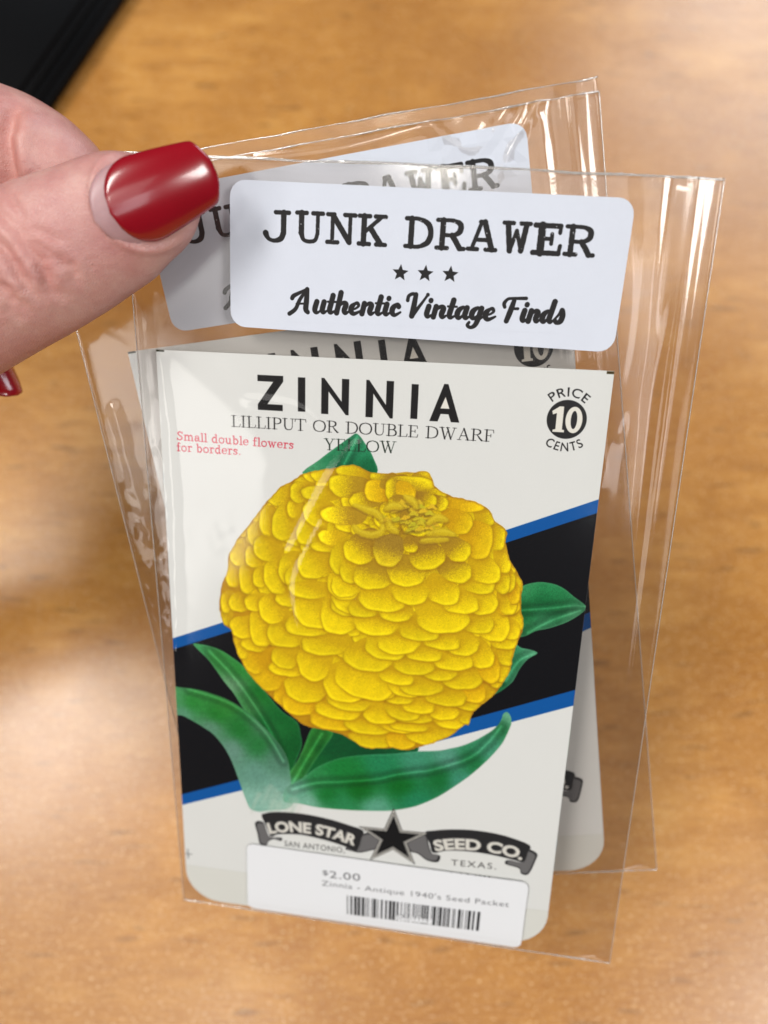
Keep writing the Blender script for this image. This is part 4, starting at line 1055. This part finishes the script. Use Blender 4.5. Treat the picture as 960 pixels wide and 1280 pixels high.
def sleeve(m, sl, lorg, lang, porg, pang, seed):
    root = frame('plastic_sleeve', m)
    f, V = build_film('front_film', sl, 1, root, sl.lip)
    b, Vb = build_film('back_film', sl, -1, root, 0.0)
    r = np.random.default_rng(seed)
    n = V.shape[1]
    jit = lambda k: 0.07 * (1 + 0.6 * np.sin(np.linspace(0, 40, k) + r.uniform(0, 6)) + 0.5 * r.uniform(-1, 1, k)) * MM
    tube('lip_edge', V[0], jit(n) + .07 * MM, M_RIM, root)
    tube('lip_edge', Vb[0], jit(n) + .06 * MM, M_RIM, root)
    tube('bottom_seal', V[-1], jit(n) + .10 * MM, M_RIM, root)
    tube('side_fold', V[:, 0], 0.11 * MM, M_RIM, root)
    tube('side_fold', V[:, -1], 0.11 * MM, M_RIM, root)
    lb = stick('shop_label', sl, rounded(LW, LH, 2.6), lorg, lang, 0.06, M_LABEL, root, LW, LH, 'white rounded sticker reading JUNK DRAWER, Authentic Vintage Finds')
    # printed lines of the label as patches of it
    def patch(nm, pts, off=0.115):
        o = stick(nm, sl, pts, lorg, lang, off - 0.035, M_LABEL, lb, LW, LH)
        return o
    for c, x0, yb, x1, yt in JUNK:
        patch('printed_letter', [(x0 - .25, yt - .25), (x1 + .25, yt - .25), (x1 + .25, yb + .25), (x0 - .25, yb + .25)])
    for x, y in LSTARS:
        patch('printed_star', [(x - 1.5, y - 1.5), (x + 1.5, y - 1.5), (x + 1.5, y + 1.5), (x - 1.5, y + 1.5)])
    for t, x0, y0, x1, y1 in SCRIPT:
        patch('printed_word', [(x0 - .4, y0 - 4.2), (x1 + .4, y1 - 4.2), (x1 + .4, y1 + 1.6), (x0 - .4, y0 + 1.6)])
    pr = stick('price_sticker', sl, rounded(PW, PH, 1.6), porg, pang, 0.055, M_PRICE, root, PW, PH, 'white price sticker with a barcode')
    (ax, ay), (bx, by), (cx, cy), (dx, dy) = PRICE['bar']
    stick('printed_barcode', sl, [(ax - .1, ay - .1), (bx + .1, by - .1), (dx + .1, dy + .1), (cx - .1, cy + .1)], porg, pang, 0.075, M_PRICE, pr, PW, PH)
    stick('printed_price', sl, [(16.8, 3.4), (25.6, 3.4), (25.6, 6.3), (16.8, 6.3)], porg, pang, 0.075, M_PRICE, pr, PW, PH)
    return root

sl_front = Sleeve([(-4.3, -32.2), (92.8, -29.9), (94.0, 124.8), (-0.9, 123.4)],
    [([(83.5, -30), (84.5, 0), (86.5, 50)], 0.35, 0.9), ([(88.6, -30), (89.0, 0), (90, 60), (91, 110)], 0.30, 0.7),
     ([(82, 10), (86, -8), (87, -28)], 0.22, 1.4), ([(80, 20), (81.5, -10), (78, -29)], 0.15, 1.5),
     ([(25, 36), (33, 20), (37, 15)], 0.22, 0.8), ([(27, 52), (26, 42), (31, 30)], 0.18, 0.9), ([(38, 45), (46, 48), (52, 44)], 0.18, 0.8),
     ([(17, 8), (26, 9), (32, 14)], 0.12, 0.8), ([(4, 2), (12, 10), (20, 20)], 0.2, 4.0), ([(14, 0), (22, 20), (18, 40)], 0.15, 5.0),
     ([(0, -10), (2, 20), (1, 60)], .25, 1.0)],
    11, 0.002, [(-1, 26, 3, 26, .34), (9, 33, 5, 5, .10), (-2, 60, 3, 14, .25)])
r1 = sleeve(FRONT, sl_front, (14.8, -28.3), math.radians(1.45), (14.5, 105.0), math.radians(0.8), 1)
tag(r1, 'clear plastic sleeve in front, its JUNK DRAWER sticker and price sticker fully readable', 'plastic sleeve', 'clear sleeves pinched between the fingers')
sl_back = Sleeve([(-8.6, -30.9), (86.0, -31.7), (90.8, 123.2), (-9.4, 124.0)],
    [([(76.5, -31), (77.5, -10), (79, 20)], 0.45, 1.0), ([(81.6, -30), (83, 0), (85, 60), (86.5, 112)], 0.3, .7),
     ([(66, -12), (71, -22), (77, -30)], 0.5, 0.9), ([(60, -28), (66, -24), (72, -29)], 0.3, 1.2), ([(30, -28), (45, -27.5), (60, -29)], .25, .8),
     ([(-5, 10), (-4, 40), (-1, 60)], .3, 1.1)],
    23, 0.014, [(-4, 36, 5, 20, .7), (-3, -10, 4, 10, .25), (66, -25, 10, 5, .2)])
r2 = sleeve(BACK, sl_back, (9.3, -25.9), math.radians(-1.0), (7.0, 104.0), math.radians(0.8), 2)
tag(r2, 'clear plastic sleeve tilted behind the front one, its top right corner rising highest', 'plastic sleeve', 'clear sleeves pinched between the fingers')

THUMB= [[-107.87,-23.1,144.35,17.05,15.98],[-94.55,-19.3,145.58,16.25,13.98],[-81.23,-14.86,147.02,14.92,12.25],[-71.35,-11.63,149.1,13.74,11.1],[-62.73,-9.18,151.33,12.55,10.19],[-57.72,-7.64,152.8,12.19,9.86],[-52.29,-5.66,154.04,11.62,9.3],[-46.18,-3.36,155.62,10.77,8.47],[-40.77,-1.48,157.1,9.94,7.64],[-36.2,-0.14,157.89,8.0,6.61],[-33.16,0.76,158.64,6.33,5.32],[-31.06,1.4,159.15,4.29,3.54],[-29.61,1.82,159.55,2.02,1.64]]
INDEX= [[-121.89,41.32,134.0,14.49,14.49],[-101.1,38.87,137.41,12.84,12.84],[-84.76,32.12,141.53,11.4,11.4],[-76.0,28.22,142.36,10.49,10.64],[-70.21,25.76,142.56,10.27,10.27],[-65.54,23.52,142.15,9.79,9.94],[-61.41,21.27,141.56,9.03,9.33],[-57.48,19.25,141.33,7.5,7.8],[-54.25,17.24,140.92,4.8,5.39]]
MIDDLE= [[-129.12,23.83,118.63,14.66,14.66],[-107.26,14.75,119.88,11.92,11.92],[-93.98,6.17,119.49,9.4,9.4],[-87.24,-1.04,118.8,7.31,7.31],[-82.88,-5.8,118.31,4.95,4.95],[-80.71,-8.18,118.59,2.3,2.3]]
PALM= [[-148.89,-14.42,142.52,28.95,20.68],[-142.52,-3.46,135.57,37.12,25.24],[-136.8,11.33,129.86,36.59,25.45],[-124.92,26.99,129.69,29.59,19.72]]
WRIST= [[-204.88,-37.35,124.55,28.21,22.27],[-154.61,-13.13,137.68,30.06,22.91],[-121.31,-17.04,141.67,26.19,19.3],[-99.26,-23.36,150.13,16.54,14.0]]
CREASES= [[[-59.49,-2.77,160.11],[-54.28,-9.04,161.89],[-51.3,-14.06,161.03],[-50.58,-17.18,158.9],[-49.39,-18.16,156.78]],[[-61.61,-5.34,159.99],[-56.69,-10.75,161.32],[-54.42,-15.59,160.23],[-52.57,-18.84,157.39]],[[-57.55,-15.66,159.93],[-56.04,-18.29,158.46],[-54.71,-20.27,155.68]],[[-52.18,-8.55,162.17],[-49.49,-12.39,161.62],[-46.77,-14.5,160.28],[-46.54,-16.37,158.1]],[[-55.31,-3.79,161.33],[-51.29,-8.62,162.27],[-48.33,-10.07,162.3]],[[-63.65,-8.19,159.88],[-59.44,-14.19,160.23],[-57.33,-19.0,158.06],[-56.42,-20.87,155.51]],[[-65.46,-12.37,159.68],[-62.52,-17.53,159.0],[-60.52,-20.53,157.2]],[[-58.58,-0.54,159.62],[-54.62,-5.58,161.73],[-51.57,-11.18,161.89],[-48.85,-14.96,160.33]]]
FOLD= [[-64.84,26.76,152.21],[-65.98,23.13,151.03],[-66.26,19.09,149.72],[-66.54,15.05,148.4],[-66.26,11.01,147.09]]
NAIL= {'base': [-41.61, -6.73, 163.48], 'tip': [-25.68, 1.4, 164.25], 'ctr': [-33.74, -2.81, 163.49], 'width': 13.266476548051486}

# ------------------------------------------------------------------ the hand
def skin_material():
    k = NT('skin')
    v = k.coords()
    n1 = k.noise(v, 130, 5, 0.68)
    n2 = k.noise(v, 420, 4, 0.6)
    base = k.ramp(n1, [(0.3, (0.42, 0.185, 0.180)), (0.5, (0.49, 0.255, 0.235)), (0.68, (0.55, 0.33, 0.295))])
    base = k.mix(k.math('MULTIPLY', n2, 0.35), base, (0.52, 0.24, 0.20))
    at = k.n('ShaderNodeAttribute', attribute_name='crease')
    base = k.mix(k.math('MULTIPLY', at.outputs['Fac'], 0.42), base, (0.50, 0.19, 0.15))
    k.l(base, k.b.inputs['Base Color'])
    k.b.inputs['Roughness'].default_value = 0.42
    k.b.inputs['Subsurface Weight'].default_value = 0.18
    k.b.inputs['Subsurface Radius'].default_value = (1.0, 0.35, 0.2)
    k.b.inputs['Subsurface Scale'].default_value = 0.0025
    # skin relief: fine cells plus crosswise lines
    vo = k.n('ShaderNodeTexVoronoi', feature='DISTANCE_TO_EDGE')
    vo.inputs['Scale'].default_value = 2400
    k.l(v, vo.inputs['Vector'])
    h = k.math('ADD', k.math('MULTIPLY', vo.outputs['Distance'], 0.7), k.noise(v, 800, 4, 0.65))
    k.l(k.bump(h, 0.42, 0.0003), k.b.inputs['Normal'])
    return k.m
def polish_material():
    k = NT('red_nail_polish')
    n = k.noise(k.coords(), 90, 3)
    k.l(k.mix(n, (0.21, 0.001, 0.006), (0.27, 0.0015, 0.010)), k.b.inputs['Base Color'])
    k.b.inputs['Roughness'].default_value = 0.24
    k.b.inputs['Coat Weight'].default_value = 0.6
    k.b.inputs['Coat Roughness'].default_value = 0.12
    k.l(k.bump(k.noise(k.coords(), 130, 2), 0.12, 0.0006), k.b.inputs['Coat Normal'])
    return k.m
def nail_material():
    k = NT('bare_nail')
    k.l(k.mix(k.noise(k.coords(), 500, 3), (0.34, 0.19, 0.20), (0.44, 0.26, 0.27)), k.b.inputs['Base Color'])
    k.b.inputs['Roughness'].default_value = 0.4
    k.b.inputs['Subsurface Weight'].default_value = 0.1
    k.b.inputs['Subsurface Scale'].default_value = 0.001
    return k.m
M_SKIN, M_POLISH, M_NAIL = skin_material(), polish_material(), nail_material()

TOCAM = np.array([0.264, -0.631, 0.73])
def loft(V, F, ch, sides=28, up=TOCAM):
    C = np.array(ch, float)
    Q = smooth_curve(C, 5)
    P, rw, rt = Q[:, :3], Q[:, 3], Q[:, 4]
    T = np.gradient(P, axis=0); T /= np.linalg.norm(T, axis=1)[:, None]
    S = np.cross(T, up); S /= np.linalg.norm(S, axis=1)[:, None]
    N = np.cross(S, T)
    b = len(V)
    for i in range(len(P)):
        for k in range(sides):
            a = 2 * math.pi * k / sides
            V.append(P[i] + S[i] * rw[i] * math.cos(a) + N[i] * rt[i] * math.sin(a))
    for i in range(len(P) - 1):
        for k in range(sides):
            F.append((b + i * sides + k, b + i * sides + (k + 1) % sides, b + (i + 1) * sides + (k + 1) % sides, b + (i + 1) * sides + k))
    F.append(tuple(b + k for k in range(sides))[::-1])
    F.append(tuple(b + (len(P) - 1) * sides + k for k in range(sides)))

def build_hand():
    V, F = [], []
    for c in (THUMB, INDEX, MIDDLE, PALM, WRIST): loft(V, F, c)
    O = np.array([-60.0, -8.0, 150.0])
    V = (np.array(V) - O) * MM
    me = bpy.data.meshes.new('hand_rough')
    me.from_pydata([tuple(v) for v in V], [], F)
    bm = bmesh.new(); bm.from_mesh(me)
    bmesh.ops.recalc_face_normals(bm, faces=bm.faces[:])
    bm.to_mesh(me); bm.free()
    o = bpy.data.objects.new('hand', me)
    link(o)
    r = o.modifiers.new('r', 'REMESH'); r.mode = 'VOXEL'; r.voxel_size = 0.00055
    s = o.modifiers.new('s', 'SMOOTH'); s.factor = 0.5; s.iterations = 10
    dg = bpy.context.evaluated_depsgraph_get()
    m2 = bpy.data.meshes.new_from_object(o.evaluated_get(dg))
    m2.name = 'hand'
    o.modifiers.clear()
    o.data = m2
    bpy.data.meshes.remove(me)
    n = len(m2.vertices)
    co = np.empty(n * 3, np.float32); m2.vertices.foreach_get('co', co); co = co.reshape(-1, 3).astype(float)
    no = np.empty(n * 3, np.float32); m2.vertices.foreach_get('normal', no); no = no.reshape(-1, 3).astype(float)
    W = co / MM + O
    disp = np.zeros(n); cre = np.zeros(n)
    kd = kdtree.KDTree(n)
    for i in range(n): kd.insert(W[i], i)
    kd.balance()
    near = np.linalg.norm(W - np.array([-50, -5, 155]), axis=1) < 45
    for i, c in enumerate(CREASES + [FOLD]):
        P = smooth_curve(np.array(c), 6)
        P = np.array([kd.find(tuple(p))[0] for p in P])   # lay the crease on the skin
        L = len(P)
        best = np.full(n, 1e9); tt = np.zeros(n)
        for j in range(L - 1):
            e = P[j + 1] - P[j]
            t = np.clip(((W - P[j]) @ e) / (e @ e + 1e-9), 0, 1)
            d = np.linalg.norm(W - P[j] - t[:, None] * e, axis=1)
            k = d < best; best[k] = d[k]; tt[k] = (j + t[k]) / (L - 1)
        fade = np.sin(np.clip(tt, 0.02, .98) * np.pi) ** 0.6
        amp = [0.62, 0.6, 0.5, 0.32, 0.3, 0.5, 0.45, 0.35, 1.5][i]
        wd = [0.85, 0.8, 0.75, 0.65, .6, .8, .8, .65, 1.3][i]
        g = np.exp(-(best / wd) ** 2) * fade
        disp -= amp * g
        disp += amp * 0.42 * np.exp(-((best - 2.1 * wd) / (1.1 * wd)) ** 2) * fade
        cre = np.maximum(cre, np.clip(np.exp(-(best / (wd * 1.6)) ** 2) * fade * (amp + .25), 0, 1))
    # folds of skin around the nail root
    A = np.array(NAIL['base']); B = np.array(NAIL['tip']); ax = (B - A) / np.linalg.norm(B - A)
    sd = np.cross(ax, TOCAM); sd /= np.linalg.norm(sd); up = np.cross(sd, ax)
    loc = W - A
    a_, s_, u_ = loc @ ax, loc @ sd, loc @ up
    hw = NAIL['width'] / 2
    rr = np.hypot(np.minimum(a_ - 6.0, 0) / 6.4, s_ / (hw + .2))
    front = (u_ > -7) & (a_ < 11) & (a_ > -8)
    disp += np.where(front, 0.45 * np.exp(-((rr - 1.08) / .10) ** 2) * sstep(11, 6, a_) * sstep(-7, -3, u_), 0)
    disp -= np.where(front, 0.30 * np.exp(-((rr - .94) / .07) ** 2) * sstep(11, 6, a_), 0)
    disp += np.where(near, 0.07 * noise2(W[:, 0] + W[:, 2] * .6, W[:, 1] - W[:, 2] * .4, 3, 14, .35, 2.4), 0)
    co = co + no * (disp * MM)[:, None]
    m2.vertices.foreach_set('co', co.astype(np.float32).ravel())
    at = m2.attributes.new('crease', 'FLOAT', 'POINT')
    at.data.foreach_set('value', cre.astype(np.float32))
    m2.polygons.foreach_set('use_smooth', [True] * len(m2.polygons))
    m2.materials.clear(); m2.materials.append(M_SKIN)
    m2.update()
    o.location = O * MM
    return o, O, (A, ax, sd, up, hw)

hand, HO, (NA, nax, nsd, nup, nhw) = build_hand()
tag(hand, 'hand with long glossy red nails pinching the two sleeves by their top left corner', 'hand')

def nail_shell(name, mat, parent, A, ax, sd, up, a0, a1, hw, root_r, tip_r, lift, thick, sag, arch, O, taper=0.0):
    """curved shell: a along the finger from a0 to a1, t across"""
    nu, nv = 36, 30
    V = []; n = 0
    L = a1 - a0
    top, bot = [], []
    for i in range(nu + 1):
        f = i / nu
        # half width along the length: round root, parallel sides, squared tip with soft corners
        rootw = math.sqrt(max(0, 1 - (1 - min(f * L / root_r, 1)) ** 2))
        tipw = math.sqrt(max(0, 1 - (1 - min((1 - f) * L / tip_r, 1)) ** 2)) 
        tipw = 0.74 + 0.26 * tipw if (1 - f) * L < tip_r else 1
        w_ = hw * (1 - taper * f ** 1.5) * rootw * tipw
        row_t, row_b = [], []
        for j in range(nv + 1):
            t = -1 + 2 * j / nv
            x = t * w_
            ang = x / hw
            z = lift + arch * math.sin(math.pi * min(1, f * 1.02)) - sag * ang * ang 
            # ends slightly rounded in plan
            endr = 0.0
            if f > 0.9: endr = -0.9 * abs(t) ** 3 * (f - 0.9) / 0.1
            p = A + ax * (a0 + f * L + endr) + sd * x + up * z
            edge = (1 - max(abs(t) ** 8, (2 * f - 1) ** 12 if f > .5 else 0))
            row_t.append(p + up * thick * (0.25 + 0.75 * max(edge, 0)))
            row_b.append(p - up * 0.05)
        top.append(row_t); bot.append(row_b)
    V = [p for r in top for p in r] + [p for r in bot for p in r]
    m = nv + 1; H = (nu + 1) * m
    F = []
    for i in range(nu):
        for j in range(nv):
            a = i * m + j
            F.append((a, a + 1, a + m + 1, a + m)); F.append((H + a, H + a + m, H + a + m + 1, H + a + 1))
    for i in range(nu):
        a = i * m; F.append((a, a + m, H + a + m, H + a))
        b = i * m + nv; F.append((b, H + b, H + b + m, b + m))
    for j in range(nv):
        a = j; F.append((a, H + a, H + a + 1, a + 1))
        b = nu * m + j; F.append((b, b + 1, H + b + 1, H + b))
    V = (np.array(V) - O) * MM
    o = mesh_obj(name, V, F, mat, parent)
    bm = bmesh.new(); bm.from_mesh(o.data); bmesh.ops.remove_doubles(bm, verts=bm.verts[:], dist=1e-6); bmesh.ops.recalc_face_normals(bm, faces=bm.faces[:]); bm.to_mesh(o.data); bm.free()
    return o

NL = float(np.linalg.norm(np.array(NAIL['tip']) - NA))
nail = nail_shell('thumb_nail', M_NAIL, hand, NA, nax, nsd, nup, -1.6, NL - 1.0, nhw - .25, 6.5, 2.0, 0.2, 0.35, 2.6, .45, HO, 0.3)
nail_shell('nail_polish', M_POLISH, nail, NA, nax, nsd, nup, 0.9, NL, nhw, 6.2, 2.6, 0.62, 0.5, 2.5, .5, HO, 0.34)
# long red nail of the middle finger showing under the thumb
mA = np.array([-80.5, -5.0, 122.0]); mB = np.array([-74.0, -15.5, 121.0])
max_ = (mB - mA) / np.linalg.norm(mB - mA); ms = np.cross(max_, np.array([0.75, -.2, .6])); ms /= np.linalg.norm(ms); mu = np.cross(ms, max_)
nail_shell('finger_nail', M_POLISH, hand, mA, max_, ms, mu, -2, 12.3, 4.4, 4.0, 4.0, 0.6, .6, 2.6, .6, HO, 0.35)
